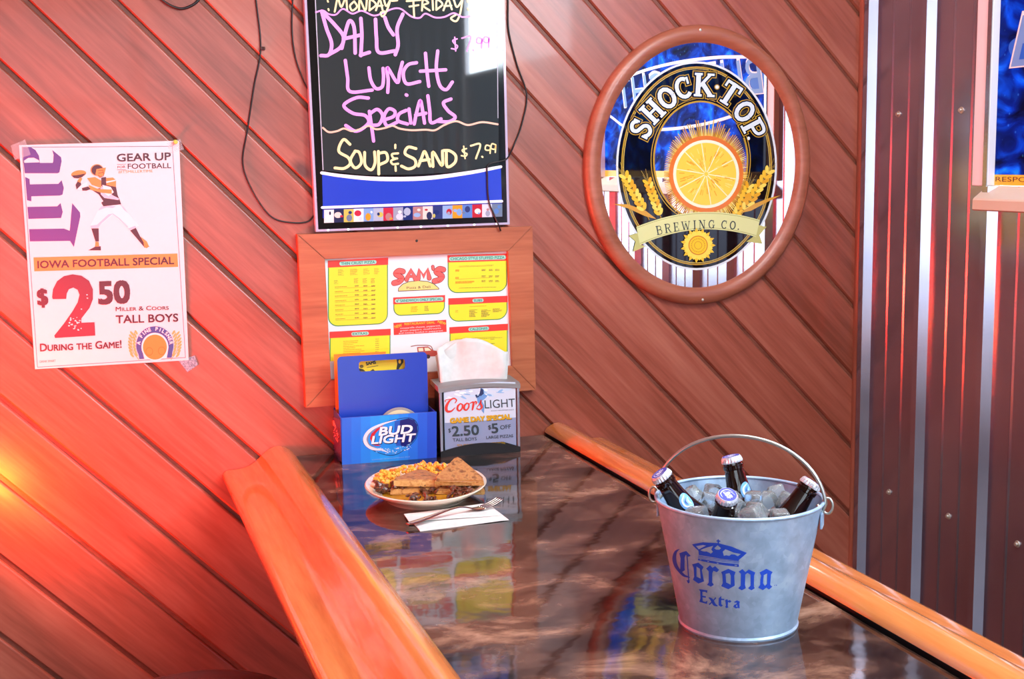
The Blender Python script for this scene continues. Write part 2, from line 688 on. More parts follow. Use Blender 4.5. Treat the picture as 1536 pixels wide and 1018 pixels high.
def build_board_wall():
    k = math.sqrt(1 + KW * KW)
    along, perp, iny = Vector((1, 0, -KW)) / k, Vector((KW, 0, 1)) / k, Vector((0, 1, 0))
    prof = [(0.0, 0.0075), (0.0008, 0.0045), (0.0045, 0.0), (PW - 0.0130, 0.0), (PW - 0.0110, 0.0007), (PW - 0.0093, 0.0022), (PW - 0.0082, 0.0045), (PW - 0.0078, 0.0075)]
    bm = NB()
    lo, hi = int(-5.0 / PW), int(6.0 / PW)
    line = [(Q0 + i * PW + a, y) for i in range(lo, hi) for a, y in prof]
    L = 7.0
    A = [bm.verts.new(along * -L + perp * q + iny * y) for q, y in line]
    B = [bm.verts.new(along * L + perp * q + iny * y) for q, y in line]
    for i in range(len(line) - 1):
        bm.faces.new((A[i], B[i], B[i + 1], A[i + 1]))
    for co, no in (((-3.0, 0, 0), (-1, 0, 0)), ((XM, 0, 0), (1, 0, 0)), ((0, 0, 0), (0, 0, -1)), ((0, 0, 2.8), (0, 0, 1))):
        bmesh.ops.bisect_plane(bm, geom=bm.verts[:] + bm.edges[:] + bm.faces[:], plane_co=co, plane_no=no, clear_outer=True)
    for f in bm.faces:
        if f.normal.y > 0:
            f.normal_flip()
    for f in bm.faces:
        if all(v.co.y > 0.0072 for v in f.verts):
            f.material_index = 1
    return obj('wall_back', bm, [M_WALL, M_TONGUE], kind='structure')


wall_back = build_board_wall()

# corner moulding between the boards and the metal
bm = NB()
prof = [(0.0, 0.0)] + [(-0.021 * math.cos(a), -0.021 * math.sin(a)) for a in [PI / 2 * i / 8 for i in range(9)]]
extrude_profile(bm, prof, (XM, 0, 0), (XM, 0, 2.8), Vector((1, 0, 0)), Vector((0, 1, 0)))
fix_normals(bm)
obj('trim_1', bm, M_TRIM, smooth=0.6, kind='structure')

# ---- corrugated metal wall with its window openings
W1 = (-1.735, -0.4957, 1.6265, 2.5)
W2 = (-3.55, -2.02, 1.62, 2.66)
m = mottled('galvanised_sheet', 'aaa8c0', 'b4b2c8', 7, 0.18, 0.92, rough2=0.25)
M_METAL = m


def build_metal_wall():
    P = 0.2325
    pts = [(0.0, XM)]
    k = 0
    while True:
        y0 = -0.031 - k * P
        if y0 < -5.3:
            break
        pts += [(y0 + 0.026, XM), (y0 + 0.013, XM - 0.019), (y0 - 0.006, XM - 0.019), (y0 - 0.018, XM)]
        for ym in (y0 - 0.083, y0 - 0.150):
            pts += [(ym + 0.005, XM), (ym + 0.001, XM - 0.0022), (ym - 0.001, XM - 0.0022), (ym - 0.0055, XM)]
        k += 1
    pts = [p for p in pts if p[0] > -5.2] + [(-5.2, XM)]
    for yb in (W1[0], W1[1], W2[0], W2[1]):
        for i in range(len(pts) - 1):
            if pts[i][0] > yb > pts[i + 1][0]:
                t = (yb - pts[i][0]) / (pts[i + 1][0] - pts[i][0])
                pts.insert(i + 1, (yb, pts[i][1] + t * (pts[i + 1][1] - pts[i][1])))
                break
    zs = sorted({0, 2.8, W1[2], W1[3], W2[2], W2[3]})
    bm = NB()
    grid = [[bm.verts.new((x, y, z)) for z in zs] for y, x in pts]
    for i in range(len(pts) - 1):
        ym = (pts[i][0] + pts[i + 1][0]) / 2
        for j in range(len(zs) - 1):
            zm = (zs[j] + zs[j + 1]) / 2
            if any(w[0] < ym < w[1] and w[2] < zm < w[3] for w in (W1, W2)):
                continue
            bm.faces.new((grid[i][j], grid[i][j + 1], grid[i + 1][j + 1], grid[i + 1][j]))
    return obj('wall_right', bm, M_METAL, kind='structure')


wall_right = build_metal_wall()
M_SCREW = mat('screw_zinc', 'c9c2b4', 0.4, 0.7)
for z in (0.859, 1.793):
    for i in range(6):
        y = -0.1433 - 0.2362 * i
        if W1[0] - 0.1 < y < W1[1] + 0.1 and z > 1.6:
            continue
        bm = NB()
        lathe(bm, [(0, 0.0065), (0.0038, 0.0065), (0.0042, 0.006), (0.0042, 0.002), (0.0075, 0.0015), (0.0078, 0.0), (0, 0)], 12,
              M=Matrix.Translation((XM, y, z)) @ Matrix.Rotation(-PI / 2, 4, 'Y'))
        fix_normals(bm)
        obj('screw', bm, M_SCREW, wall_right)

# ---- window with the printed banner behind its pane
M_WHITE = mat('white_trim', 'e9e4ea', 0.35)
M_SILL = mat('tan_sill', 'cfc4b2', 0.4)
win1 = thing('window_1', 'window', 'window', (XM, -1.1, 1.62))
del win1['label'], win1['category']
win1['kind'] = 'structure'
y0, y1, z0, z1 = W1
bm = NB()
for lo, hi in (((XM - 0.016, y1, z0), (XM + 0.02, y1 + 0.052, z1 + 0.05)), ((XM - 0.016, y0 - 0.052, z0), (XM + 0.02, y0, z1 + 0.05)),
               ((XM - 0.016, y0, z1), (XM + 0.02, y1, z1 + 0.05))):
    box(bm, lo, hi, bevel=0.002)
obj('window_frame', bm, M_WHITE, win1)
bm = NB()
ys = (y0 - 0.06, -0.478)
prof = [(0.02, 0.0), (0.0, 0.0), (-0.036, -0.026), (-0.0385, -0.030), (-0.0385, -0.050), (-0.034, -0.053), (0.0, -0.053), (0.02, -0.053)]
extrude_profile(bm, prof, (XM, ys[0], z0 + 0.0005), (XM, y1 + 0.018, z0 + 0.0005), Vector((1, 0, 0)), Vector((0, 0, 1)))
fix_normals(bm)
obj('window_sill', bm, M_SILL, win1)
bm = NB()
quad(bm, (XM + 0.012, y0, z0), (XM + 0.012, y1, z0), (XM + 0.012, y1, z1), (XM + 0.012, y0, z1))
M_PANE = mat('window_glass', 'dfe8ee', 0.03, alpha=0.08)
bm2 = NB()
box(bm2, (XM + 0.010, y0, z0), (XM + 0.013, y1, z1))
bm.free()
obj('pane', bm2, M_PANE, win1)


def banner_material():
    """Deep blue iced-water print on thin vinyl; daylight from outside shines through it."""
    m = bpy.data.materials.new('blue_vinyl')
    m.use_nodes = True
    n, l = m.node_tree.nodes, m.node_tree.links
    b = n['Principled BSDF']
    tc = n.new('ShaderNodeTexCoord')
    mp = n.new('ShaderNodeMapping')
    mp.inputs['Scale'].default_value = (1, 1, 1.5)
    mp.inputs['Rotation'].default_value = (0.6, 0, 0)
    l.new(tc.outputs['Object'], mp.inputs['Vector'])
    nz = n.new('ShaderNodeTexNoise')
    nz.inputs['Scale'].default_value = 9
    nz.inputs['Detail'].default_value = 5
    nz.inputs['Distortion'].default_value = 1.2
    l.new(mp.outputs[0], nz.inputs['Vector'])
    rp = ramp(n, [(0.30, '04103a'), (0.45, '0a348c'), (0.57, '0f68c8'), (0.70, '38b4ec')])
    l.new(nz.outputs['Fac'], rp.inputs['Fac'])
    vo = n.new('ShaderNodeTexVoronoi')
    vo.inputs['Scale'].default_value = 46
    l.new(tc.outputs['Object'], vo.inputs['Vector'])
    dr = ramp(n, [(0.06, '66e0ff'), (0.16, '000000')])
    l.new(vo.outputs['Distance'], dr.inputs['Fac'])
    ad = n.new('ShaderNodeMixRGB')
    ad.blend_type = 'ADD'
    ad.inputs['Fac'].default_value = 0.25
    l.new(rp.outputs[0], ad.inputs['Color1'])
    l.new(dr.outputs[0], ad.inputs['Color2'])
    l.new(ad.outputs[0], b.inputs['Base Color'])
    b.inputs['Roughness'].default_value = 0.5
    b.inputs['Specular IOR Level'].default_value = 0.12
    tr = n.new('ShaderNodeBsdfTranslucent')
    l.new(ad.outputs[0], tr.inputs['Color'])
    mx = n.new('ShaderNodeMixShader')
    mx.inputs[0].default_value = 0.6
    l.new(b.outputs[0], mx.inputs[1])
    l.new(tr.outputs[0], mx.inputs[2])
    l.new(mx.outputs[0], n['Material Output'].inputs['Surface'])
    return m


banner = thing('window_banner', 'blue printed beer banner filling the window at the upper right edge', 'banner', (XM + 0.004, -1.1, z0))
bm = NB()
box(bm, (XM + 0.002, y0 + 0.0005, z0 + 0.0245), (XM + 0.006, y1 - 0.0005, z1))
obj('sheet', bm, banner_material(), banner)
bm = NB()
box(bm, (XM + 0.002, y0 + 0.0005, z0 + 0.0015), (XM + 0.006, y1 - 0.0005, z0 + 0.0245))
obj('footer_strip', bm, mat('yellow_strip', 'f0c843', 0.4), banner)['label'] = 'yellow footer strip'
# lettering on the banner: u runs away from the corner, v upward
A = Art(lambda u, v: (XM + 0.002, -u, v), Vector((-1, 0, 0)))
tf = lambda q: (q[0], 2 * 1.88 - q[1])
SIL = ('eef2f6', 0.35)
A.ell('1c66d8', 0.60, 1.905, 0.075, 0.030, rot=-12)
A.L = 2
A.text(SIL, 'BUD LIGHT', (0.530, 1.886), (1.60, 1.886), h=0.115, bold=0.02, shear=0.3, fn=tf)
A.L = 3
A.text('6f9fe0', 'BUD LIGHT', (0.536, 1.883), (1.592, 1.883), h=0.103, bold=-0.012, shear=0.3, fn=tf)
A.L = 2
A.stroke(SIL, [(0.62, 1.985), (0.85, 2.0), (1.15, 2.004), (1.45, 1.99), (1.66, 1.955)], [0.002, 0.006, 0.008, 0.007, 0.002])
A.stroke(SIL, [(0.62, 1.83), (0.9, 1.80), (1.2, 1.79), (1.5, 1.80), (1.68, 1.85)], [0.002, 0.006, 0.008, 0.006, 0.002])
A.text('5a3c20', 'RESPONSIBLY REFRESHING', (0.50, 1.6465), (0.92, 1.6465), h=0.010, fn=lambda q: (q[0], 2 * 1.6415 - q[1]))
A.build('lettering', banner)

# ---- second window further along (behind the photographer), the storefront and the rest of the room
M_DAY = mat('daylit_pane', (0.78, 0.90, 1.0), 0.1)
_n, _l, _b = nodes(M_DAY)
_b.inputs['Base Color'].default_value = (0.02, 0.02, 0.02, 1)
_b.inputs['Emission Color'].default_value = (0.78, 0.90, 1.0, 1)
_b.inputs['Emission Strength'].default_value = 5.8
M_DAY2 = M_DAY.copy()
M_DAY2.node_tree.nodes['Principled BSDF'].inputs['Emission Strength'].default_value = 38.0


def struct_window(name, loc, frame_boxes, panes, fm):
    r = bpy.data.objects.new(name, None)
    COL.objects.link(r)
    r.location = loc
    r['kind'] = 'structure'
    bm = NB()
    for lo, hi in frame_boxes:
        box(bm, lo, hi, bevel=0.003)
    obj('window_frame', bm, fm, r)
    for lo, hi, pm in panes:
        bm = NB()
        box(bm, lo, hi)
        obj('pane', bm, pm, r)
    return r


y0, y1, z0, z1 = W2
zmid = 2.12
struct_window('window_2', (XM, (y0 + y1) / 2, z0),
              [((XM - 0.016, y0 - 0.05, z0 - 0.05), (XM + 0.02, y0, z1 + 0.05)), ((XM - 0.016, y1, z0 - 0.05), (XM + 0.02, y1 + 0.05, z1 + 0.05)),
               ((XM - 0.016, y0, z1), (XM + 0.02, y1, z1 + 0.05)), ((XM - 0.016, y0, z0 - 0.05), (XM + 0.02, y1, z0)), ((XM - 0.01, y0, zmid - 0.02), (XM + 0.02, y1, zmid))],
              [((XM + 0.008, y0, zmid), (XM + 0.012, y1, z1), M_DAY2), ((XM + 0.008, y0, z0), (XM + 0.012, y1, zmid - 0.02), mat('blue_film', '4a6a92', 0.1))], M_WHITE)

M_PAINT = mat('tan_paint', 'b59c84', 0.6)
M_CEIL = mottled('ceiling_tile', 'cfc8bf', 'd8d2ca', 30, 0.8)
M_FLOOR = mottled('brown_floor', '4a3a30', '5a483c', 6, 0.35)
FY = -5.2
sx0, sx1, sz0, sz1 = -1.35, 1.2, 0.85, 2.6
bm = NB()
for a, b in (((-3.0, 0), (sx0, 2.8)), ((sx1, 0), (XM, 2.8)), ((sx0, 0), (sx1, sz0)), ((sx0, sz1), (sx1, 2.8))):
    quad(bm, (a[0], FY, a[1]), (a[0], FY, b[1]), (b[0], FY, b[1]), (b[0], FY, a[1]))
obj('wall_front', bm, M_PAINT, kind='structure')
npn = 3
wd = (sx1 - sx0) / npn
fr = [((sx0 + i * wd - 0.03, FY - 0.03, sz0), (sx0 + i * wd + 0.03, FY + 0.03, sz1)) for i in range(npn + 1)]
fr += [((sx0, FY - 0.03, z - 0.03), (sx1, FY + 0.03, z + 0.03)) for z in (sz0, 2.05, sz1)]
struct_window('window_3', ((sx0 + sx1) / 2, FY, sz0), fr,
              [((sx0 + i * wd + 0.03, FY - 0.006, sz0 + 0.03), (sx0 + (i + 1) * wd - 0.03, FY, sz1 - 0.03), M_DAY) for i in range(npn)], mat('dark_mullion', '3a3634', 0.4))
bm = NB()
quad(bm, (-3.0, 0, 0), (-3.0, 0, 2.8), (-3.0, FY, 2.8), (-3.0, FY, 0))
obj('wall_left', bm, M_PAINT, kind='structure')
bm = NB()
quad(bm, (-3.0, 0.006, 0), (-3.0, FY, 0), (XM, FY, 0), (XM, 0.006, 0))
obj('floor', bm, M_FLOOR, kind='structure')
bm = NB()
quad(bm, (-3.0, 0.006, 2.8), (XM, 0.006, 2.8), (XM, FY, 2.8), (-3.0, FY, 2.8))
obj('ceiling', bm, M_CEIL, kind='structure')

# ================================================================== BAR TABLE
table = thing('bar_table', 'marbled black and copper resin bar table with varnished wooden rails, against the board wall', 'table', (0.71, -0.98, 0))
TY0, TY1 = -2.0, -0.004
XL, XR = 0.415, 1.012          # inner edges of the two rails


def resin():
    m = mat('marbled_resin', '1a1412', 0.06, coat=0.0)
    n, l, b = nodes(m)
    tc = n.new('ShaderNodeTexCoord')
    mp = n.new('ShaderNodeMapping')
    mp.inputs['Scale'].default_value = (0.9, 1.15, 1)
    mp.inputs['Rotation'].default_value = (0, 0, 0.35)
    l.new(tc.outputs['Object'], mp.inputs['Vector'])
    a = n.new('ShaderNodeTexNoise')
    a.inputs['Scale'].default_value = 5.8
    a.inputs['Detail'].default_value = 8
    a.inputs['Roughness'].default_value = 0.62
    a.inputs['Distortion'].default_value = 0.35
    l.new(mp.outputs[0], a.inputs['Vector'])
    rp = ramp(n, [(0.38, '0e0b0b'), (0.47, '2c1e19'), (0.55, '5c4135'), (0.62, '8f6c58'), (0.70, 'b08d78')])
    l.new(a.outputs['Fac'], rp.inputs['Fac'])
    l.new(rp.outputs[0], b.inputs['Base Color'])
    w = n.new('ShaderNodeTexNoise')
    w.inputs['Scale'].default_value = 16
    w.inputs['Detail'].default_value = 2
    l.new(tc.outputs['Object'], w.inputs['Vector'])
    bp = n.new('ShaderNodeBump')
    bp.inputs['Strength'].default_value = 0.10
    bp.inputs['Distance'].default_value = 0.004
    l.new(w.outputs['Fac'], bp.inputs['Height'])
    l.new(bp.outputs[0], b.inputs['Normal'])
    return m


bm = NB()
box(bm, (XL + 0.004, TY0, 1.012), (XR - 0.004, TY1, ZT), bevel=0.001)
obj('tabletop', bm, resin(), table)
RAILP = [(0, .006), (.0015, .011), (.007, .0165), (.015, .0215), (.024, .0255), (.033, .027), (.042, .0258), (.055, .0205), (.070, .009), (.084, -.004),
         (.098, -.0125), (.112, -.017), (.128, -.0185), (.144, -.0185), (.151, -.0205), (.1555, -.025), (.157, -.031), (.156, -.038), (.151, -.045), (.143, -.048), (.020, -.048), (.020, .006)]
for sgn, xi in ((-1, XL), (1, XR)):
    bm = NB()
    extrude_profile(bm, RAILP, (xi, TY0, ZT), (xi, TY1, ZT), Vector((sgn, 0, 0)), Vector((0, 0, 1)))
    fix_normals(bm)
    obj('rail', bm, M_RAIL, table, smooth=0.7)
    bm = NB()
    box(bm, (min(xi + sgn * 0.0035, xi + sgn * 0.0195), TY0, 1.004), (max(xi + sgn * 0.0035, xi + sgn * 0.0195), TY1, ZT + 0.0058))  # solid black strip put in as the dark gap shade below the rail
    obj('gap_shade_strip', bm, mat('gap_shade_black', '0c0a0a', 0.5), table)['label'] = 'black strip standing in for the shadowed gap under the rail'
bm = NB()
box(bm, (0.66, -1.25, 0.05), (0.76, -1.15, 1.012), bevel=0.004)
obj('pedestal', bm, mat('black_iron', '151515', 0.45, 0.6), table)
bm = NB()
lathe(bm, [(0, 0), (0.27, 0), (0.27, 0.012), (0.24, 0.03), (0.07, 0.05), (0, 0.05)], 40, c=(0.71, -1.2, 0))
fix_normals(bm)
obj('base', bm, mat('black_iron_base', '151515', 0.45, 0.6), table, smooth=0.6)

# ---- stool beside the table: only the top of its round seat shows
stool = thing('bar_stool', 'round dark vinyl bar stool at the lower left below the rail', 'stool', (0.135, -0.605, 0))
sx, sy = stool.location.x, stool.location.y
bm = NB()
lathe(bm, [(0, 0.70), (0.175, 0.70), (0.186, 0.708), (0.188, 0.725), (0.180, 0.740), (0.15, 0.75), (0.08, 0.755), (0, 0.756)], 48, c=(sx, sy, 0.008))
fix_normals(bm)
obj('seat', bm, mat('dark_vinyl', '231a22', 0.32), stool, smooth=0.8)
M_LEG = mat('stool_leg', '181414', 0.4, 0.5)
for i in range(4):
    a = PI / 4 + i * PI / 2
    bm = NB()
    tube(bm, [(sx + 0.20 * math.cos(a), sy + 0.20 * math.sin(a), 0.0), (sx + 0.13 * math.cos(a), sy + 0.13 * math.sin(a), 0.70)], 0.012, 10)
    fix_normals(bm)
    obj('leg', bm, M_LEG, stool, smooth=0.8)
bm = NB()
tube(bm, [(sx + 0.178 * math.cos(2 * PI * i / 40), sy + 0.178 * math.sin(2 * PI * i / 40), 0.25) for i in range(40)], 0.008, 8, closed=True)
obj('footrest', bm, M_LEG, stool, smooth=True)

# ================================================================== POSTER
def plate(bm, quadpts, thick, toward=Vector((0, -1, 0))):
    """Thin sheet: back corners given, grown by thick toward the room."""
    a = [bm.verts.new(p) for p in quadpts]
    b = [bm.verts.new(Vector(p) + toward * thick) for p in quadpts]
    n = len(a)
    for i in range(n):
        bm.faces.new((a[i], a[(i + 1) % n], b[(i + 1) % n], b[i]))
    bm.faces.new(a[::-1])
    bm.faces.new(b)
    fix_normals(bm)


yp = -0.0025
PQ = [on_wall(*q, yp) for q in ((28.5, 217.5), (268.5, 211), (283, 540), (52.5, 553.5))]
poster = thing('poster', 'white football special price poster taped to the boards at the left', 'poster', tuple(sum((Vector(p) for p in PQ), Vector()) / 4))
bm = NB()
plate(bm, PQ, 0.0008)
obj('sheet', bm, mat('laminated_paper', 'e4d9de', 0.3), poster)
A = Art(wall_map(yp - 0.0008), Vector((0, -1, 0)))
INK, OR = '4a2634', 'e0914a'
A.crop(0, 180, 2.545)
A.L = 1
for a, b in (((84, 104), (658, 100)), ((658, 100), (708, 906)), ((708, 906), (143, 943)), ((143, 943), (84, 104))):
    A.stroke('6a6a80', [a, b], 2.2, smooth=False)
A.crop(24, 210, 5.99)
A.L = 2
PU = '5f3d8c'
A.poly(PU, [(60, 68), (130, 62), (175, 90), (205, 140), (215, 205), (330, 205), (335, 190), (338, 130), (325, 88), (405, 155), (410, 190), (390, 290), (375, 298), (80, 298), (68, 200)],
       [[(72, 185), (110, 160), (160, 158), (205, 180), (212, 200), (75, 205)]])
A.poly(PU, [(82, 330), (122, 350), (125, 398), (380, 393), (410, 360), (430, 430), (418, 490), (395, 498), (138, 505), (138, 550), (100, 540)])
A.poly(PU, [(102, 600), (370, 595), (400, 565), (420, 645), (405, 700), (112, 708)])
A.poly(PU, [(118, 800), (430, 795), (483, 815), (505, 567), (575, 650), (578, 685), (520, 960), (485, 905), (125, 910)])
# player throwing a ball
A.crop(100, 230, 6.364)
PINKW = 'e9c3d6'
A.L = 1
A.poly('f3e7ea', [(300, 540), (400, 500), (510, 490), (600, 580), (690, 690), (600, 725), (440, 585), (300, 700), (225, 690)])
A.L = 2
A.poly(PINKW, [(330, 505), (400, 500), (470, 505), (440, 520), (380, 515), (300, 545)])
A.poly(PINKW, [(225, 690), (290, 680), (400, 580), (440, 575), (330, 670), (300, 710), (235, 712)])
A.stroke(PINKW, [(440, 578), (500, 620), (580, 700)], 8, smooth=False)
A.poly(PINKW, [(510, 485), (540, 510), (585, 570), (545, 535)])
A.poly(PINKW, [(590, 715), (655, 690), (665, 710), (600, 730)])
A.poly(INK, [(235, 715), (305, 715), (308, 840), (275, 840)])
A.poly(INK, [(605, 735), (660, 710), (700, 790), (725, 825), (790, 890), (745, 900), (690, 835)])
A.poly(OR, [(275, 840), (305, 845), (310, 885), (270, 890)])
A.poly(INK, [(205, 925), (270, 890), (325, 885), (328, 925)])
A.poly(OR, [(705, 795), (765, 840), (785, 885), (765, 905), (740, 890), (735, 850)])
A.poly(INK, [(330, 230), (375, 225), (400, 300), (470, 310), (485, 395), (510, 455), (520, 485), (350, 505), (330, 470), (350, 455), (305, 390), (235, 345), (330, 330)])
A.L = 3
A.poly(PINKW, [(320, 300), (440, 400), (500, 430), (495, 445), (360, 425), (325, 390)])
A.poly('f3e7ea', [(340, 300), (420, 320), (450, 370), (400, 410), (360, 380)])
A.poly(OR, [(375, 235), (440, 230), (472, 255), (470, 320), (380, 300)])
A.poly(OR, [(195, 235), (270, 225), (330, 260), (330, 330), (240, 300)])
A.poly(OR, [(210, 300), (300, 340), (430, 345), (430, 385), (330, 375), (225, 345)])
A.poly(INK, [(85, 300), (110, 255), (135, 280), (140, 300), (95, 345)])
A.poly('f3e7ea', [(95, 345), (140, 300), (200, 270), (190, 320), (150, 350)])
A.poly(OR, [(100, 265), (130, 225), (150, 240), (130, 280)])
A.poly(INK, [(145, 330), (205, 315), (230, 340), (190, 355), (150, 355)])
A.ell(OR, 115, 195, 72, 34, rot=-8)
A.L = 4
A.poly(INK, [(48, 212), (110, 205), (185, 190), (150, 225), (110, 238), (70, 234)])
A.ell(OR, 290, 158, 62, 55)
A.poly('f3e7ea', [(375, 268), (470, 250), (470, 262), (380, 282)])
A.L = 5
A.ell(INK, 292, 160, 55, 50)
A.poly(OR, [(285, 150), (375, 135), (360, 200), (320, 235), (275, 200)])
A.L = 6
A.stroke(INK, [(300, 190), (350, 180), (355, 215), (320, 225), (300, 205)], 5, smooth=False)
A.stroke(INK, [(300, 165), (345, 160), (352, 190)], 5, smooth=False)
# lettering
A.crop(0, 180, 2.545)
A.L = 3
A.text(INK, 'GEAR UP', (447, 158), (652, 152), h=28, bold=0.02)
A.text(INK, 'FOR', (449, 184), (479, 183), h=9)
A.stroke(INK, [(447, 169), (481, 168)], 1.2, smooth=False)
A.stroke(INK, [(447, 190), (481, 189)], 1.2, smooth=False)
A.text(INK, 'FOOTBALL', (488, 186), (653, 183), h=19, bold=0.012)
A.text(OR, '#ITSMILLERTIME', (452, 203), (583, 199), h=10, bold=0.01)
A.poly(OR, [(128, 524), (677, 509), (680, 560), (131, 577)])
A.L = 4
A.text(INK, 'IOWA FOOTBALL SPECIAL', (144, 565), (664, 549), h=27, bold=0.022)
A.text(INK, '$', (146, 705), (183, 702), h=58, bold=0.03)
A.text(INK, '50', (380, 700), (494, 695), h=80, bold=0.035)
A.text(INK, 'Miller & Coors', (442, 729), (644, 723), h=16, small_caps=True, bold=0.012)
A.text(INK, 'TALL BOYS', (443, 775), (680, 768), h=29, bold=0.02)
A.text(INK, 'During the Game!', (154, 882), (464, 868), h=28, small_caps=True, bold=0.02)
A.text('a06a70', 'DRINK SMART', (152, 926), (213, 922), h=8)
# big slab 2
A.crop(40, 370, 5.356)
A.poly('6a2a3c', [(205, 405), (212, 340), (245, 275), (300, 235), (370, 221), (440, 232), (500, 272), (532, 340), (532, 420), (505, 490), (440, 575), (440, 610), (545, 605), (552, 712), (228, 732), (222, 712),
                  (300, 615), (370, 515), (410, 445), (425, 385), (410, 345), (375, 327), (340, 340), (322, 375), (318, 418), (210, 420)])
A.L = 5
for i in range(26):
    A.ell('efe0e4', random.uniform(335, 460), random.uniform(560, 670), random.uniform(3, 9), random.uniform(3, 8), n=8)
for p in ((485, 385), (488, 412), (440, 500)):
    A.ell('efe0e4', *p, 7, 5, n=8)
# round emblem
A.L = 3
cx, cy = 1030, 790
A.ell('3c4d94', cx, cy, 150, 152, 140, 400, rot=2)
A.poly('3c4d94', [(885, 790), (1178, 790), (1165, 890), (905, 902)])
A.L = 4
A.ell('efe6ea', cx, cy + 12, 108, 112)
A.poly('efe6ea', [(925, 810), (1140, 800), (1125, 893), (945, 900)])
A.L = 5
A.ell('dd8b3c', cx, cy + 15, 96, 100)
A.L = 6
for ax, ay in ((985, 840), (1085, 835)):
    A.ell('c8742c', ax, ay, 30, 34, hole=0.82)
for i, ch in enumerate('A FINE PILSNER'):
    if ch != ' ':
        a = math.radians(-172 + i * 12.6)
        A.text('efe6ea', ch, (cx + 118 * math.cos(a), cy + 118 * math.sin(a)), h=27, bold=0.02, align='c', rot=math.degrees(a) + 90)
A.L = 3
for sx_ in (-1, 1):
    bx = cx + sx_ * 175
    A.stroke('d9a862', [(cx + sx_ * 130, 905), (bx, 840), (bx + sx_ * 10, 760), (bx - sx_ * 15, 680)], 5)
    for k in range(8):
        yy = 870 - k * 25
        xx = bx + sx_ * (8 - (k - 3.5) ** 2 * 1.4)
        A.ell('d9a862', xx + sx_ * 18, yy, 22, 8, rot=-sx_ * 50, n=14)
        A.ell('d9a862', xx - sx_ * 16, yy - 8, 20, 8, rot=-90 + sx_ * 30, n=14)
A.build('print', poster)
M_TAPE = mat('clear_tape', 'e8e8ee', 0.08, alpha=0.14)
M_GLIT = mottled('glitter_tape', '6a6a78', 'a8a8b8', 420, 0.3, 0.3)
for nm, q, mm in (('tape', ((16, 218), (38, 209), (46, 232), (22, 240)), M_TAPE), ('tape', ((250, 214), (270, 208), (276, 224), (256, 230)), M_TAPE)):
    bm = NB()
    plate(bm, [on_wall(*p, yp - 0.0018) for p in q], 0.0003)
    obj(nm, bm, mm, poster)
bm = NB()
plate(bm, [on_wall(*p, -0.0012) for p in ((268, 541), (292, 533), (297, 547), (281, 558))], 0.0003)
obj('tape', bm, M_GLIT, poster)['label'] = 'torn silvery tape'
pin = thing('push_pin', 'small yellow green push pin by the poster corner', 'pin', tuple(on_wall(263, 213, 0)))
bm = NB()
lathe(bm, [(0, 0.012), (0.004, 0.012), (0.0045, 0.010), (0.0028, 0.008), (0.0028, 0.004), (0.0052, 0.003), (0.0052, 0.0018), (0.0008, 0.0018), (0.0008, -0.004), (0, -0.004)], 14,
      M=Matrix.Translation(pin.location) @ Matrix.Rotation(PI / 2, 4, 'X'))
fix_normals(bm)
obj('head', bm, mat('pin_green', 'b9c93a', 0.3), pin, smooth=0.6)

# ================================================================== LUNCH SPECIALS MARKER BOARD
yb = -0.024
BL, BR = Vector(on_wall(474, 347.5, yb)), Vector(on_wall(764.5, 336.5, yb))
TLp, TRp = Vector(on_wall(456.5, 0, yb)), Vector(on_wall(756.5, 0, yb))
upL, upR = (TLp - BL).normalized(), (TRp - BR).normalized()
TL, TR = BL + upL * 0.61, BR + upR * 0.61
board = thing('marker_board', 'black lit marker board listing daily lunch specials above the wooden framed menu', 'sign board', tuple((BL + BR) / 2 + Vector((0, -yb, 0))))


def lerp(a, b, t):
    return a + (b - a) * t


def board_pt(u, v):
    return lerp(lerp(BL, BR, u), lerp(TL, TR, u), v)


def board_box(u0, u1, v0, v1, y0, y1, m, name):
    bm = NB()
    pts = [board_pt(u, v) for u, v in ((u0, v0), (u1, v0), (u1, v1), (u0, v1))]
    plate(bm, [Vector((p.x, y0, p.z)) for p in pts], y0 - y1)
    return obj(name, bm, m, board)


board_box(0.012, 0.988, 0.008, 0.992, -0.001, yb + 0.001, mat('board_black', '101012', 0.06), 'panel')
M_ACR = mat('lit_acrylic', 'b4abc6', 0.12, emis=0.08)
for k, (u0, u1, v0, v1) in enumerate(((0, 0.012, 0, 1), (0.988, 1, 0, 1), (0.012, 0.988, 0, 0.008), (0.012, 0.988, 0.992, 1))):
    board_box(u0, u1, v0, v1, -0.004, yb, M_ACR, 'edge_strip')
GL = 0.04
M_LED = mat('led', 'ffffff', 0.3, emis=3.0)
A = Art(wall_map(yb + 0.001), Vector((0, -1, 0))).crop(440, 0, 2.828)
A.L = 1
SLATE = ('2f3739', 0.025)
A.poly(SLATE, [(85, -200), (864, -200), (872, 700), (700, 730), (500, 740), (300, 742), (124, 722)])
A.L = 2
A.stroke(('b9b2c4', 0.3), [(84, -200), (126, 720)], 4, smooth=False)
A.stroke(('b9b2c4', 0.3), [(862, -200), (868, 500)], 3, smooth=False)
A.poly(('2a46c8', 0.1), [(122, 735), (200, 750), (330, 762), (470, 765), (600, 758), (760, 735), (880, 712), (884, 852), (125, 878)])
A.L = 3
A.stroke(('f4f0fa', 0.1, 0.2), [(120, 733), (200, 745), (330, 757), (470, 759), (600, 752), (760, 730), (880, 707)], [13, 14, 17, 18, 17, 15, 12])
A.rect(('1c2f96', 0.1), 124, 877, 884, 925, slope=-0.03)
A.stroke(('f4f0fa', 0.1, 0.2), [(122, 880), (884, 853)], 11, smooth=False)
A.L = 4
rnd = random.Random(3)
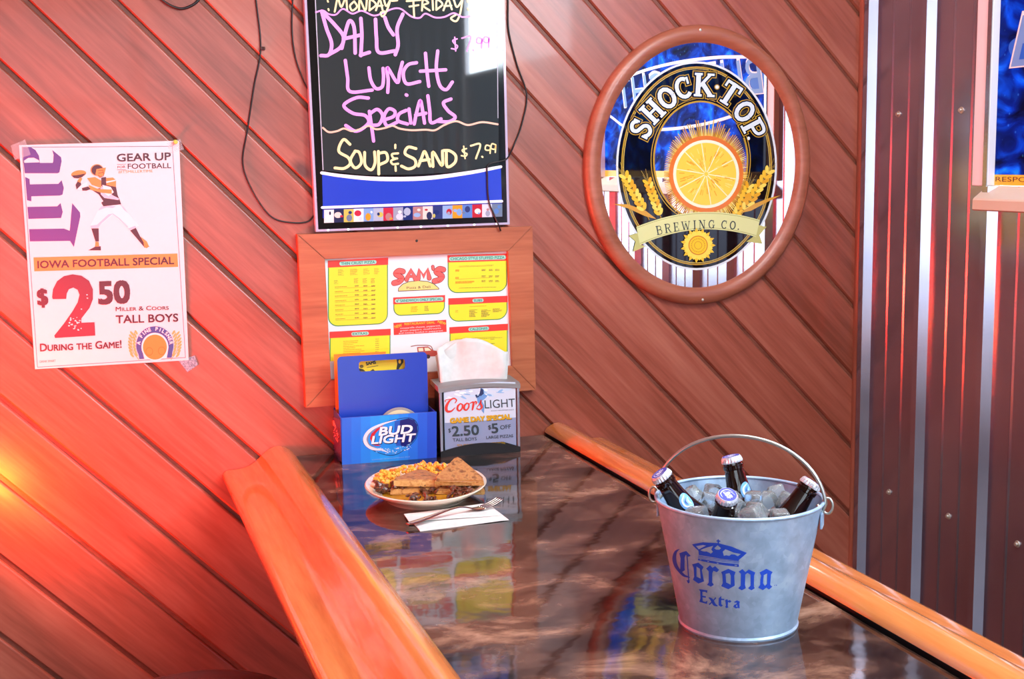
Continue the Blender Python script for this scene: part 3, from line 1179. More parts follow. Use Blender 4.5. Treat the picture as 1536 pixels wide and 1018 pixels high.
tiles = ['e8e8e8', '2a2f55', 'c8c060', 'f0f0f0', '7fa8dc', 'a8b8d0', 'c0304a', '9aa0b8', '203070', 'b08080', 'e0d8d0', '303c78', '8fb0dc', 'e09a2c', '5c84c8', 'b82838', 'd8d8e8', '6f7f98']
wx = (884 - 130) / len(tiles)
for i, c in enumerate(tiles):
    x = 130 + i * wx
    yt = 890 - (x - 130) * 0.036
    A.poly((c, 0.1), [(x, yt), (x + wx + 2, yt - 1.5), (x + wx + 2, yt + 54), (x, yt + 55)])
A.L = 5
for i in range(len(tiles)):
    x = 130 + i * wx
    yt = 892 - (x - 130) * 0.036
    A.ell((tiles[(i * 7 + 3) % len(tiles)], 0.1), x + wx * rnd.uniform(.3, .7), yt + rnd.uniform(16, 38), rnd.uniform(8, 16), rnd.uniform(9, 17), n=12)
    A.ell((tiles[(i * 5 + 1) % len(tiles)], 0.1), x + wx * rnd.uniform(.1, .9), yt + rnd.uniform(10, 44), rnd.uniform(4, 9), rnd.uniform(4, 9), n=10)
# marker handwriting
PK, CR = ('f58cf2', 0.35, GL * 4), ('fbe3a0', 0.35, GL * 4)


def S(col, w, *lines):
    for ln in lines:
        A.stroke(col, ln, w)


S(CR, 7, [(145, 3), (147, 8)], [(148, 38), (150, 44)])
S(CR, 8, [(175, 50), (188, -5), (203, 30), (222, -8), (228, 45)], [(255, 8), (240, 25), (250, 45), (270, 28), (258, 6)], [(278, 45), (282, 0), (305, 44), (312, -4)],
  [(322, 45), (326, 0), (350, 20), (322, 45)], [(350, 44), (366, 0), (378, 42)], [(353, 26), (378, 24)], [(384, 0), (394, 26), (412, -2)], [(412, -2), (398, 40), (380, 70), (370, 55), (385, 48)],
  [(418, 4), (440, 2)], [(480, 5), (540, 0)], [(508, -5), (512, 70)], [(492, 28), (530, 22)], [(545, 45), (550, 0), (572, 12), (550, 24), (578, 45)], [(590, 0), (592, 42)],
  [(606, 42), (608, 0), (632, 18), (606, 42)], [(636, 44), (656, 0), (672, 40)], [(640, 26), (670, 24)], [(680, 0), (694, 30), (718, -4)], [(718, -4), (706, 60), (690, 90), (668, 78), (690, 62)],
  [(738, 4), (740, 8)], [(740, 36), (742, 42)])
S(PK, 7, [(95, 52), (125, 45), (150, 60), (180, 62), (210, 38), (250, 58), (290, 46), (340, 66), (380, 55), (420, 38), (455, 38), (500, 70), (535, 76), (560, 58), (600, 74), (640, 72), (680, 56), (715, 72), (748, 70)])
S(PK, 15, [(120, 48), (140, 120), (162, 185), (150, 232), (116, 236)], [(122, 50), (175, 105), (212, 155), (200, 200), (150, 232)],
  [(205, 205), (225, 120), (240, 88), (258, 120), (262, 225)], [(212, 165), (288, 148)], [(286, 78), (290, 150), (286, 236)], [(284, 234), (322, 222)],
  [(348, 82), (352, 160), (362, 222), (430, 216)], [(388, 75), (402, 115), (424, 148)], [(464, 60), (440, 120), (444, 190), (432, 232)])
S(PK, 14, [(220, 256), (230, 330), (240, 388), (334, 382)], [(320, 288), (328, 340), (350, 375), (376, 368), (382, 330), (380, 290)],
  [(400, 392), (402, 340), (398, 286), (440, 350), (450, 310), (462, 264)], [(522, 266), (486, 275), (466, 310), (480, 355), (536, 346)],
  [(560, 226), (566, 300), (574, 366)], [(612, 216), (606, 290), (620, 360), (648, 380), (674, 348)], [(538, 302), (646, 296)])
S(PK, 14, [(318, 416), (268, 414), (214, 446), (252, 480), (304, 490), (318, 522), (268, 556), (222, 532)], [(322, 472), (332, 540), (340, 598)], [(324, 482), (356, 464), (378, 490), (364, 526), (334, 532)],
  [(386, 508), (424, 494), (430, 472), (404, 462), (384, 496), (398, 534), (440, 518)], [(478, 468), (448, 484), (444, 512), (484, 526)], [(490, 462), (498, 522)], [(478, 402), (481, 404)],
  [(512, 526), (524, 470), (538, 426), (548, 470), (556, 522)], [(518, 488), (562, 480)], [(570, 406), (578, 470), (584, 520), (626, 504)], [(668, 420), (636, 436), (656, 470), (686, 496), (660, 516), (612, 514)])
S(('f3b59c', 0.35, GL * 4), 8, [(125, 542), (150, 560), (185, 556), (215, 545), (250, 556), (290, 545), (320, 534), (350, 548), (390, 542), (420, 533), (450, 545), (500, 552), (560, 550), (600, 552), (640, 530), (690, 514), (740, 530), (800, 518), (866, 527)])
S(CR, 12, [(240, 612), (212, 592), (192, 640), (232, 668), (240, 695), (214, 714), (176, 712)], [(262, 640), (242, 680), (262, 712), (288, 690), (280, 648), (262, 640)],
  [(302, 646), (304, 700), (330, 720), (346, 690), (344, 644)], [(360, 642), (362, 738)], [(360, 650), (392, 648), (398, 680), (366, 698)])
S(CR, 9, [(444, 650), (418, 654), (424, 670), (440, 672)], [(436, 672), (414, 682), (422, 696), (444, 694)], [(432, 614), (432, 628)], [(433, 706), (434, 724)])
S(CR, 12, [(520, 630), (486, 624), (474, 652), (514, 676), (516, 704), (488, 716), (458, 704)], [(530, 704), (544, 668), (556, 642), (570, 672), (580, 704)], [(536, 682), (576, 676)],
  [(592, 706), (592, 644), (630, 702), (632, 640)], [(648, 644), (652, 706), (684, 690), (688, 660), (664, 640), (638, 638)])
S(CR, 6, [(734, 630), (716, 636), (722, 646), (736, 652), (730, 662), (712, 660)], [(722, 620), (728, 672)])
S(CR, 8, [(752, 618), (792, 612), (774, 672)], [(800, 664), (802, 666)])
S(CR, 6, [(836, 620), (818, 616), (814, 634), (832, 636), (836, 620), (834, 650)], [(858, 614), (842, 610), (838, 628), (854, 632), (858, 614), (856, 646)])
S(PK, 6, [(694, 165), (676, 172), (684, 186), (696, 196), (688, 208), (670, 206)], [(684, 158), (688, 216)], [(714, 162), (752, 156), (736, 216)], [(762, 212), (764, 214)],
  [(800, 164), (782, 160), (778, 180), (796, 184), (800, 164), (798, 204)], [(830, 160), (812, 156), (808, 176), (826, 180), (830, 160), (828, 200)])
A.build('lettering', board)
for t in (0.06, 0.16, 0.28, 0.41, 0.53, 0.67, 0.81, 0.93):
    p = board_pt(t, 0.004)
    bm = NB()
    box(bm, (p.x - 0.002, yb - 0.0008, p.z - 0.0015), (p.x + 0.002, yb - 0.0001, p.z + 0.0015))
    obj('light', bm, M_LED, board)

# ================================================================== FRAMED MENU
yf = -0.02
FQ = [Vector(on_wall(*q, yf)) for q in ((446, 351.5), (799, 339), (804, 585), (459, 611.6))]
IQ = [Vector(on_wall(*q, yf)) for q in ((487.5, 388.5), (762, 376.5), (768.5, 549), (496.5, 570))]
menu = thing('framed_menu', 'yellow and red pizza menu in a wide wooden frame above the blue carrier', 'framed menu', tuple((FQ[2] + FQ[3]) / 2 + Vector((0, 0.02, 0))))
for i in range(4):
    j = (i + 1) % 4
    g = (FQ[j] - FQ[i]).normalized() * 0.0003
    bm = NB()
    pts = [FQ[i] + g, FQ[j] - g, IQ[j] - g, IQ[i] + g]
    plate(bm, [Vector((p.x, -0.0005, p.z)) for p in pts], 0.0195)
    es = [e for e in bm.edges if all(abs(v.co.y - yf) < 1e-5 for v in e.verts)]
    bmesh.ops.bevel(bm, geom=es, offset=0.0012, segments=2, affect='EDGES')
    obj('frame_side', bm, M_FRAME, menu)
bm = NB()
cxy = sum(IQ, Vector()) / 4
plate(bm, [Vector((p.x, -0.002, p.z)) for p in [cxy + (q - cxy) * 1.02 for q in IQ]], 0.006)
obj('sheet', bm, mat('menu_paper', 'e9eef2', 0.25), menu)
bm = NB()
p = Vector(on_wall(625, 361, yf))
lathe(bm, [(0, 0.0015), (0.0025, 0.0015), (0.0032, 0.0), (0, 0)], 12, M=Matrix.Translation(p) @ Matrix.Rotation(PI / 2, 4, 'X'))
fix_normals(bm)
obj('screw', bm, mat('dark_screw', '1c1412', 0.5), menu)
A = Art(wall_map(-0.008), Vector((0, -1, 0)))
RED, YEL, GRN, DK = 'e5342a', 'f0e32a', '2e8a4a', '4c4a38'


def panel(x0, y0, x1, y1, hd, title, sl, tw, rad=40, cut=False, tc='9adcc8'):
    """Menu block: red header over a yellow field with a green line, rounded at the bottom."""
    def P(x, y):
        return (x, y + (x - x0) * sl)
    def body(o, r):
        pts = [P(x0 + o, y0 + hd), P(x1 - o, y0 + hd)]
        if cut:
            return pts + [P(x1 - o, y1), P(x0 + o, y1)]
        for k in range(7):
            a = PI / 2 * k / 6
            pts.append(P(x1 - o - r + r * math.cos(a), y1 - o - r + r * math.sin(a)))
        for k in range(7):
            a = PI / 2 + PI / 2 * k / 6
            pts.append(P(x0 + o + r + r * math.cos(a), y1 - o - r + r * math.sin(a)))
        return pts
    A.L = 1
    A.poly(GRN, body(0, rad))
    A.L = 2
    A.poly(YEL, body(9, rad - 9))
    A.poly(RED, [P(x0 - 2, y0), P(x1 + 2, y0), P(x1 + 2, y0 + hd), P(x0 - 2, y0 + hd)])
    cx = (x0 + x1) / 2
    A.L = 3
    A.stroke(tc, [P(cx - tw / 2 + 6, y0 + hd * .52), P(cx + tw / 2 - 6, y0 + hd * .52)], hd * .55, smooth=False)
    A.L = 4
    A.text('2a6a5a', title, P(cx - tw / 2 + 4, y0 + hd * .7), P(cx + tw / 2 - 4, y0 + hd * .7), h=hd * .36, bold=0.01)


rl = random.Random(11)


def fine_lines(x0, x1, y0, y1, n, sl, col, wmin=.5, h=2.2):
    A.L = 5
    for i in range(n):
        y = y0 + (y1 - y0) * i / max(1, n - 1)
        xe = x0 + (x1 - x0) * rl.uniform(wmin, 1)
        x = x0
        while x < xe - 2:
            w = min(rl.uniform(5, 16), xe - x)
            A.stroke(col, [(x, y + (x - x0) * sl), (x + w, y + (x + w - x0) * sl)], h, smooth=False, cap=False)
            x += w + 3


A.crop(485, 375, 6.36)
sl = -0.05
panel(44, 100, 616, 732, 68, 'THIN CRUST PIZZA', sl, 330, 95)
for x, w in ((140, 62), (255, 90), (382, 62), (485, 60)):
    fine_lines(x, x + w, 188 - (x - 140) * .04, 240 - (x - 140) * .04, 7, sl, DK)
fine_lines(102, 150, 290, 320, 4, sl, DK)
for x in (292, 374, 452):
    fine_lines(x, x + 42, 272, 312, 5, sl, DK, .8, 3)
for k in range(8):
    y = 352 + k * 43.5
    fine_lines(108 + k, 108 + k + rl.uniform(70, 130), y, y, 1, sl, 'd08a20', .9, 6)
    A.L = 5
    A.stroke(DK, [(108 + k, y + 14), (490, y - 6)], 1.6, smooth=False)
    for x in (300, 382, 458):
        fine_lines(x, x + 40, y - 14, y - 8, 2, sl, DK, .9, 4)
panel(60, 778, 640, 1060, 62, 'EXTRAS', sl, 145, cut=True)
fine_lines(190, 400, 870, 985, 8, sl, 'e08a18', .45, 5)
for k in range(7):
    fine_lines(495, 530, 848 + k * 20, 848 + k * 20, 1, sl, DK, 1, 4)
A.crop(580, 375, 6.363)
panel(582, 48, 1150, 412, 70, 'CHICAGO STYLE STUFFED PIZZA', -0.03, 520, 90)
fine_lines(690, 1050, 152, 160, 2, -.03, DK, .8, 2)
fine_lines(655, 690, 190, 200, 2, -.03, 'e08a18', 1, 8)
fine_lines(655, 690, 260, 270, 2, -.03, 'e08a18', 1, 8)
fine_lines(655, 860, 300, 316, 3, -.03, 'e08a18', .7, 5)
for x in (905, 975, 1035):
    for y in (185, 245, 290):
        fine_lines(x, x + 38, y, y + 10, 2, -.03, DK, .9, 5)
fine_lines(690, 1060, 362, 364, 1, -.03, DK, .95, 3)
A.L = 5
A.stroke(DK, [(660, 278), (985, 262)], 1.6, smooth=False)
panel(590, 460, 1152, 686, 62, 'SUBS', -0.045, 85, 95)
fine_lines(655, 685, 575, 592, 3, -.045, DK)
fine_lines(790, 960, 538, 538, 1, -.045, 'e08a18', .95, 4)
for x in (788, 902):
    fine_lines(x, x + 88, 572, 635, 8, -.045, DK, .5, 4)
fine_lines(1012, 1108, 560, 590, 5, -.045, DK, .6, 3)
panel(600, 735, 1155, 1120, 62, 'CALZONES', -0.06, 175, cut=True)
fine_lines(650, 1110, 850, 860, 2, -.06, DK, .8, 2.4)
for k in range(4):
    fine_lines(650, 830, 900 + k * 32, 900 + k * 32, 1, -.05, 'e08a18', .6, 5)
    fine_lines(990, 1030, 850 + k * 42, 850 + k * 42, 1, -.05, DK, .9, 5)
panel(64, 452, 555, 630, 66, '6" SANDWICH ONLY SPECIAL', -0.048, 440, 72)
for k in range(4):
    fine_lines(230, 300, 542 + k * 14, 542 + k * 14, 1, -.04, 'e08a18', .7, 5)
    fine_lines(360, 402, 536 + k * 13, 536 + k * 13, 1, -.04, DK, .8, 5)
A.L = 2
A.poly(RED, [(64, 694), (568, 664), (572, 780), (68, 810)])
A.L = 3
A.text('f6b02c', 'NEW', (78, 745), (146, 728), h=26, bold=0.03)
A.text('f6b02c', 'RESTAURANT DEAL', (170, 715), (460, 698), h=20, bold=0.03)
A.text('f6b02c', 'NEW', (485, 690), (562, 715), h=24, bold=0.03)
for k, (x0, x1) in enumerate(((130, 515), (128, 518), (115, 535))):
    A.text('f4dfe0', ('mozzarella cheese, pepperoni,', 'green peppers, mushrooms', 'and onions loaded in pepperoni')[k], (x0, 752 + k * 24), (x1, 726 + k * 24), h=15, bold=0.01)
# shop emblem
A.L = 2
A.poly('3a3a38', [(108, 395), (110, 362), (150, 322), (210, 298), (300, 288), (390, 296), (450, 318), (500, 362), (500, 376)])
A.L = 3
A.poly('e9d87c', [(114, 388), (116, 364), (154, 328), (212, 304), (300, 294), (388, 302), (446, 324), (494, 364), (494, 371)])
A.L = 4
A.text('5a4a3a', 'Pizza & Deli', (190, 372), (418, 360), h=24)
for L, col, e in ((2, '7a2420', 11), (3, 'f0605a', 0)):
    A.L = L
    for ch, x, y, h, r in (('S', 112, 250, 108, -8), ('A', 232, 236, 84, -6), ('M', 352, 232, 84, 0), ("'", 440, 170, 44, 10), ('S', 498, 232, 108, 10)):
        if ch == 'S':
            sc = h / 108
            A.stroke(col, [(x + 42 * sc, y - 46), (x + 5, y - 52), (x - 24, y - 26), (x + 4, y - 4), (x + 30, y + 18), (x + 6, y + 50), (x - 42, y + 64 * sc)], 46 * sc + e)
        elif ch == 'A':
            A.stroke(col, [(x - 42, y + 44), (x, y - 44), (x + 42, y + 40)], 36 + e, smooth=False)
            A.stroke(col, [(x - 22, y + 16), (x + 22, y + 14)], 14 + e, smooth=False)
        elif ch == 'M':
            A.stroke(col, [(x - 52, y + 42), (x - 38, y - 42), (x, y + 20), (x + 36, y - 46), (x + 54, y + 36)], 36 + e, smooth=False)
        else:
            A.stroke(col, [(x, y - 14), (x + 4, y + 12)], 22 + e, smooth=False)
A.L = 4
for x in (112, 496):
    A.stroke('6a1c18', [(x - 16, 292), (x, 302), (x + 16, 286)], 4)
# little red delivery van
A.L = 2
A.stroke('9a4a44', [(232, 918), (300, 908), (410, 912), (440, 950)], 8)
A.poly('b84a40', [(290, 925), (395, 918), (440, 955), (500, 965), (505, 1010), (300, 1020)])
A.L = 3
A.poly('e8e0c0', [(300, 935), (345, 932), (350, 962), (305, 965)])
A.poly('e8e0c0', [(360, 932), (395, 930), (425, 958), (365, 962)])
A.ell('4a3030', 395, 1015, 20, 20)
A.build('print', menu)

# ================================================================== OVAL MIRROR SIGN
ym = -0.012
OC = Vector((1.4165, 0, 1.6755))
OA, OB = 0.300, 0.3335
sign = thing('mirror_sign', 'oval beer mirror in a brown wooden frame on the board wall', 'mirror', tuple(OC))
bm = NB()
prof = [(1.0, 0.0), (1.0, -0.010), (0.992, -0.016), (0.97, -0.021), (0.94, -0.0235), (0.91, -0.022), (0.885, -0.018), (0.868, -0.0125), (0.862, -0.011), (0.862, 0.0)]
N = 96
rings = []
for k, y in prof:
    ra, rb = OA * k + 0 * (1 - k), OB - OA * (1 - k)
    rings.append([bm.verts.new((OC.x + ra * math.cos(2 * PI * i / N), y, OC.z + rb * math.sin(2 * PI * i / N))) for i in range(N)])
for a, b in zip(rings, rings[1:] + rings[:1]):
    for i in range(N):
        bm.faces.new((a[i], a[(i + 1) % N], b[(i + 1) % N], b[i]))
fix_normals(bm)
obj('frame', bm, wood('mirror_frame_wood', '8a4a34', 'a05c45', 'b26c54', axis='X', rough=0.36, coat=0.1), sign, smooth=0.8)
bm = NB()
ra, rb = OA * 0.865, OB - OA * 0.135
vs = [bm.verts.new((OC.x + ra * math.cos(2 * PI * i / N), ym + 0.002, OC.z + rb * math.sin(2 * PI * i / N))) for i in range(N)]
vs2 = [bm.verts.new((v.co.x, -0.002, v.co.z)) for v in vs]
bm.faces.new(vs)
bm.faces.new(vs2[::-1])
for i in range(N):
    bm.faces.new((vs[i], vs[(i + 1) % N], vs2[(i + 1) % N], vs2[i]))
fix_normals(bm)
obj('mirror_glass', bm, mat('silvered_glass', (0.93, 0.94, 0.95), 0.004, 1.0), sign)
for q in ((1050.5, 45), (1054, 449.5)):
    bm = NB()
    p = Vector(on_wall(*q, -0.0225))
    lathe(bm, [(0, 0.0022), (0.003, 0.0015), (0.0038, 0.0), (0, 0)], 12, M=Matrix.Translation(p) @ Matrix.Rotation(PI / 2, 4, 'X'))
    fix_normals(bm)
    obj('screw', bm, M_SCREW, sign)
A = Art(wall_map(ym + 0.002), Vector((0, -1, 0))).crop(860, 20, 2.2622)
GX, GY, GRX, GRY = 418, 517, 270, 351
BK, GD = ('06070c', 0.03), ('b8912e', 0.12)


def oval(k, cx=GX, cy=GY, rx=GRX, ry=GRY, n=72):
    return [(cx + (rx - k) * math.cos(2 * PI * i / n), cy + (ry - k) * math.sin(2 * PI * i / n)) for i in range(n)]


IN = dict(cx=432, cy=498, rx=160, ry=200)
A.L = 1
A.poly(('dfe4ea', 0.1), oval(-3), [oval(5)])
A.poly(BK, oval(4), [oval(0, **IN)])
A.L = 2
A.poly(GD, oval(14), [oval(19)])
A.poly(('e2c25c', 0.12), oval(21), [oval(23)])
A.poly(GD, oval(-2, **IN), [oval(4, **IN)])
A.poly(GD, oval(-10, **IN), [oval(-7, **IN)])
# lettering around the top
LET = [('S', 228, 392, 74, -64), ('H', 268, 332, 76, -46), ('O', 317, 287, 74, -33), ('C', 372, 253, 74, -16), ('K', 443, 243, 80, 3), ('T', 530, 272, 80, 33), ('O', 580, 333, 74, 47), ('P', 612, 392, 74, 62)]
for L, col, e in ((3, BK, 20), (4, GD, 15), (5, BK, 9), (6, ('dce6ea', 0.15), 0)):
    A.L = L
    for ch, x, y, h, r in LET:
        slab(A, col, ch, x, y, h, r, e)
A.L = 4
A.ell(GD, 487, 250, 9, 9, n=20)
A.L = 5
A.ell(('dce6ea', 0.15), 487, 250, 6, 6, n=20)
A.ell(('dce6ea', 0.15), 594, 424, 5, 6, n=16)
# golden burst behind a cut orange
ox, oy = 450, 545
rr = random.Random(5)
A.L = 2
for i in range(150):
    a = math.radians(-180 + i * 2.4)
    r0 = 118
    x1, y1 = math.cos(a), math.sin(a)
    lim = 1 / math.sqrt((x1 / 150) ** 2 + (y1 / 196) ** 2)
    ln = min(lim - 8, rr.uniform(150, 190))
    ln = max(ln, r0 + 14)
    c = rr.choice(['d9a83a', 'e8bf52', 'c48a28', 'f0d070', 'dba040'])
    w = math.radians(1.5)
    A.L = 2 + (i % 2)
    A.poly((c, 0.15), [(ox + r0 * math.cos(a - w), oy + r0 * math.sin(a - w)), (ox + ln * math.cos(a - w * .25), oy + ln * math.sin(a - w * .25)), (ox + ln * math.cos(a + w * .25), oy + ln * math.sin(a + w * .25)), (ox + r0 * math.cos(a + w), oy + r0 * math.sin(a + w))])
A.L = 4
A.ell(('e0762c', 0.15), ox, oy, 126, 130)
A.L = 5
A.ell(('ecefd0', 0.15), ox, oy, 112, 116)
A.L = 6
A.ell(('f2cf4a', 0.15), ox, oy, 102, 106)
A.L = 7
for i in range(10):
    a = math.radians(i * 36 + 9)
    A.stroke(('f8eec0', 0.15), [(ox + 8 * math.cos(a), oy + 8 * math.sin(a)), (ox + 100 * math.cos(a), oy + 104 * math.sin(a))], 3, smooth=False)
for i in range(90):
    a = rr.uniform(0, 2 * PI)
    r0 = rr.uniform(25, 80)
    A.stroke((rr.choice(['e8b43a', 'f6dc70', 'e9a52c']), 0.15), [(ox + r0 * math.cos(a), oy + r0 * math.sin(a)), (ox + (r0 + 16) * math.cos(a), oy + (r0 + 16) * math.sin(a))], 3.2, smooth=False)
# wheat ears, leaves, ribbon, sunflower
A.crop(910, 240, 5.656)
A.L = 8


def wheat(x0, y0, x1, y1, n, s):
    dx, dy = x1 - x0, y1 - y0
    ln = math.hypot(dx, dy)
    ux, uy = dx / ln, dy / ln
    A.stroke(('b98a24', 0.15), [(x0 - ux * 120, y0 - uy * 120), (x1, y1)], 6, smooth=False)
    ang = math.degrees(math.atan2(uy, ux))
    for k in range(n):
        t = k / (n - 1)
        px, py = x0 + dx * t, y0 + dy * t
        for sg in (-1, 1):
            A.L = 9 if sg > 0 else 10
            A.ell((rr.choice(['f0bc2c', 'f7d65a', 'e3a41c']), 0.15), px - uy * sg * s * .5, py + ux * sg * s * .5, s * .78, s * .36, rot=ang + sg * 32, n=14)
        A.L = 8
        A.stroke(('d8b85c', 0.15), [(px, py), (px + ux * s * 2.6 + uy * s * .5, py + uy * s * 2.6 - ux * s * .5)], 1.8, smooth=False)
        A.stroke(('d8b85c', 0.15), [(px, py), (px + ux * s * 2.6 - uy * s * .5, py + uy * s * 2.6 + ux * s * .5)], 1.8, smooth=False)


wheat(300, 400, 150, 130, 8, 44)
wheat(440, 440, 345, 180, 8, 40)
wheat(1095, 470, 1205, 215, 8, 40)
wheat(1180, 400, 1375, 90, 9, 44)
A.L = 9
A.poly(('d39a34', 0.15), [(55, 372), (180, 375), (330, 430), (420, 500), (330, 478), (180, 410)])
A.poly(('d39a34', 0.15), [(1475, 298), (1380, 320), (1250, 370), (1120, 450), (1220, 430), (1380, 345)])
A.L = 11
RB, RB2 = ('dcdc9a', 0.2), ('c2bd72', 0.2)
A.poly(RB2, [(185, 640), (260, 618), (290, 720), (330, 730), (220, 778), (240, 690)])
A.poly(RB2, [(1352, 565), (1280, 550), (1255, 640), (1180, 690), (1318, 710), (1292, 636)])
A.L = 12
top = [(248 + i * 52.4, 566 - 96 * (1 - ((i - 10) / 10) ** 2)) for i in range(21)]
bot = [(1262 - i * 49.2, 652 - 96 * (1 - ((i - 10) / 10) ** 2) + i * 3.4) for i in range(21)]
top = [(x, y - (x - 248) * 0.055 + (x - 248) * 0.0) for x, y in top]
A.poly(RB, top + bot)
A.L = 13
A.stroke(('8a8a3a', 0.2), [(x, y + 12) for x, y in top], 3, smooth=False)
A.stroke(('8a8a3a', 0.2), [(x, y - 12) for x, y in bot], 3, smooth=False)
for ch, x, y, r in (('B', 440, 594, -10), ('R', 514, 577, -8), ('E', 586, 566, -6), ('W', 668, 556, -4), ('I', 742, 549, -2), ('N', 806, 546, 0), ('G', 885, 544, 2), ('C', 992, 547, 4), ('O', 1065, 552, 6)):
    slab(A, ('23303a', 0.2), ch, x, y, 78, r, 0, 0.86, 0.62)
A.ell(('23303a', 0.2), 1112, 586, 6, 6, n=12)
A.L = 14
for ring, rad, c, n in ((0, 150, 'f2c22c', 15), (1, 128, 'f8da50', 15)):
    A.L = 14 + ring
    for i in range(n):
        a = 2 * PI * (i + ring * .5) / n
        w = PI / n * 1.05
        A.poly((c, 0.15), [(770 + 70 * math.cos(a - w), 722 + 70 * math.sin(a - w)), (770 + 110 * math.cos(a - w * .9), 722 + 110 * math.sin(a - w * .9)), (770 + rad * math.cos(a), 722 + rad * math.sin(a)),
                           (770 + 110 * math.cos(a + w * .9), 722 + 110 * math.sin(a + w * .9)), (770 + 70 * math.cos(a + w), 722 + 70 * math.sin(a + w))])
A.L = 16
A.ell(('d07a18', 0.15), 770, 722, 82, 82)
A.L = 17
A.ell(('f6c71c', 0.15), 770, 722, 74, 74)
A.L = 18
for i in range(24):
    a = 2 * PI * i / 24
    A.ell(('c98a14', 0.15), 770 + 56 * math.cos(a), 722 + 56 * math.sin(a), 5, 5, n=8)
A.ell(('c98a14', 0.15), 770, 722, 34, 34, hole=0.86)
A.build('print', sign)

# ================================================================== CABLES
M_CABLE = mat('black_cable', '120e10', 0.45)


def cable(name, label, pts, r=0.0018, y=-0.004):
    P = [Vector(on_wall(p[0], p[1], p[2] if len(p) > 2 else y)) for p in pts]
    P = smooth_path(P, 8)
    bm = NB()
    tube(bm, P, r, 8)
    fix_normals(bm)
    o = obj(name, bm, M_CABLE, smooth=True, origin=tuple(P[-1]))
    return tag(o, label, 'cable')


cable('cable', 'thin black cable looping down the boards left of the lunch board', [(377, -60), (384, 0), (391, 72), (381, 130), (371, 195), (364, 240), (372, 272), (392, 308), (412, 328), (440, 334), (462, 332), (472, 322)])
cable('cable', 'short black cable drop beside the upper left edge of the lunch board', [(442, -50), (439, 0), (438, 45), (443, 85), (455, 120), (464, 138)])
cable('cable', 'thin black cable hanging over the right edge of the lunch board', [(760, -50), (762, 0, -0.004), (763, 45), (775, 95), (790, 142), (783, 185), (772, 215), (764, 232, -0.02), (757, 240, -0.029), (733, 247, -0.028), (731, 265, -0.0275), (733, 300, -0.0275), (741, 322, -0.0275), (748, 338, -0.03), (751, 346, -0.024)])
cable('cable', 'dark cable sagging across the very top of the boards', [(228, -14), (243, 0), (257, 9), (272, 13), (286, 9), (296, 2), (304, -10)], r=0.0028)
clip = thing('cable_clip', 'small rusty clip pinning the cable to the boards', 'clip', tuple(on_wall(393, 73, 0)))
bm = NB()
p = clip.location
box(bm, (p.x - 0.005, -0.008, p.z - 0.0035), (p.x + 0.006, 0.0, p.z + 0.004), bevel=0.0015)
obj('bracket', bm, mat('rusty_clip', '3a1a14', 0.6), clip)
bm = NB()
tube(bm, [(p.x + 0.002, 0.0, p.z), (p.x + 0.003, -0.013, p.z + 0.002)], 0.0014, 6)
obj('nail', bm, mat('rusty_nail', '4a241a', 0.5, 0.5), clip)

# ================================================================== DRINK CARRIER
def frame_map(p0, ux, n):
    return lambda px, py: on_plane(px, py, p0, n)


FL, FR = Vector((0.501, -0.127, ZT)), Vector((0.711, -0.138, ZT))
ux = (FR - FL).normalized()
uy = Vector((-ux.y, ux.x, 0))          # away from the viewer
UZ = Vector((0, 0, 1))
CW, CD, CH = (FR - FL).length, 0.112, 0.1035
M_BLUE = mat('blue_board', '2444b8', 0.28, coat=0.2)
carrier = thing('drink_carrier', 'blue cardboard style bottle carrier with a light beer logo, below the framed menu', 'carrier', tuple(FL + ux * CW / 2 + uy * CD / 2))
CM = Matrix((tuple((ux.x, uy.x, 0, FL.x)), tuple((ux.y, uy.y, 0, FL.y)), (0, 0, 1, ZT), (0, 0, 0, 1)))
Z0 = 0.006
bm = NB()
t = 0.0025
box(bm, (0, 0, Z0), (CW, t, CH), CM, 0.0008)
box(bm, (0, CD - t, Z0), (CW, CD, CH + 0.002), CM, 0.0008)
box(bm, (0, t, Z0), (t, CD - t, CH), CM)
box(bm, (CW - t, t, Z0), (CW, CD - t, CH), CM)
box(bm, (t, t, Z0), (CW - t, CD - t, Z0 + 0.003), CM)
obj('body', bm, M_BLUE, carrier)
for fx in (0.02, CW - 0.024):
    for fy in (0.004, CD - 0.016):
        bm = NB()
        box(bm, (fx, fy, 0), (fx + 0.012, fy + 0.012, Z0), CM, 0.001)
        obj('foot', bm, M_BLUE, carrier)
# upright handle panel with its slot, standing mid-way
PY = 0.045
PT = 0.2305


def rrect(x0, z0, x1, z1, r, n=6):
    out = []
    for cx, cz, a0 in ((x1 - r, z1 - r, 0), (x0 + r, z1 - r, 90), (x0 + r, z0 + r, 180), (x1 - r, z0 + r, 270)):
        for k in range(n + 1):
            a = math.radians(a0 + 90 * k / n)
            out.append((cx + r * math.cos(a), cz + r * math.sin(a)))
    return out


def slab_plate(outer, hole, y0, y1, M):
    bm = NB()
    loops = [[Vector((p[0], p[1], 0)) for p in lp] for lp in ([outer, hole] if hole else [outer])]
    flat = [p for lp in loops for p in lp]
    vf = [bm.verts.new((p.x, y0, p.y)) for p in flat]
    vb = [bm.verts.new((p.x, y1, p.y)) for p in flat]
    for tr in tessellate_polygon(loops):
        bm.faces.new([vf[i] for i in tr])
        bm.faces.new([vb[i] for i in tr][::-1])
    o = 0
    for lp in loops:
        n = len(lp)
        for i in range(n):
            a, b = o + i, o + (i + 1) % n
            bm.faces.new((vf[a], vf[b], vb[b], vb[a]))
        o += n
    bm.transform(M)
    fix_normals(bm)
    return bm


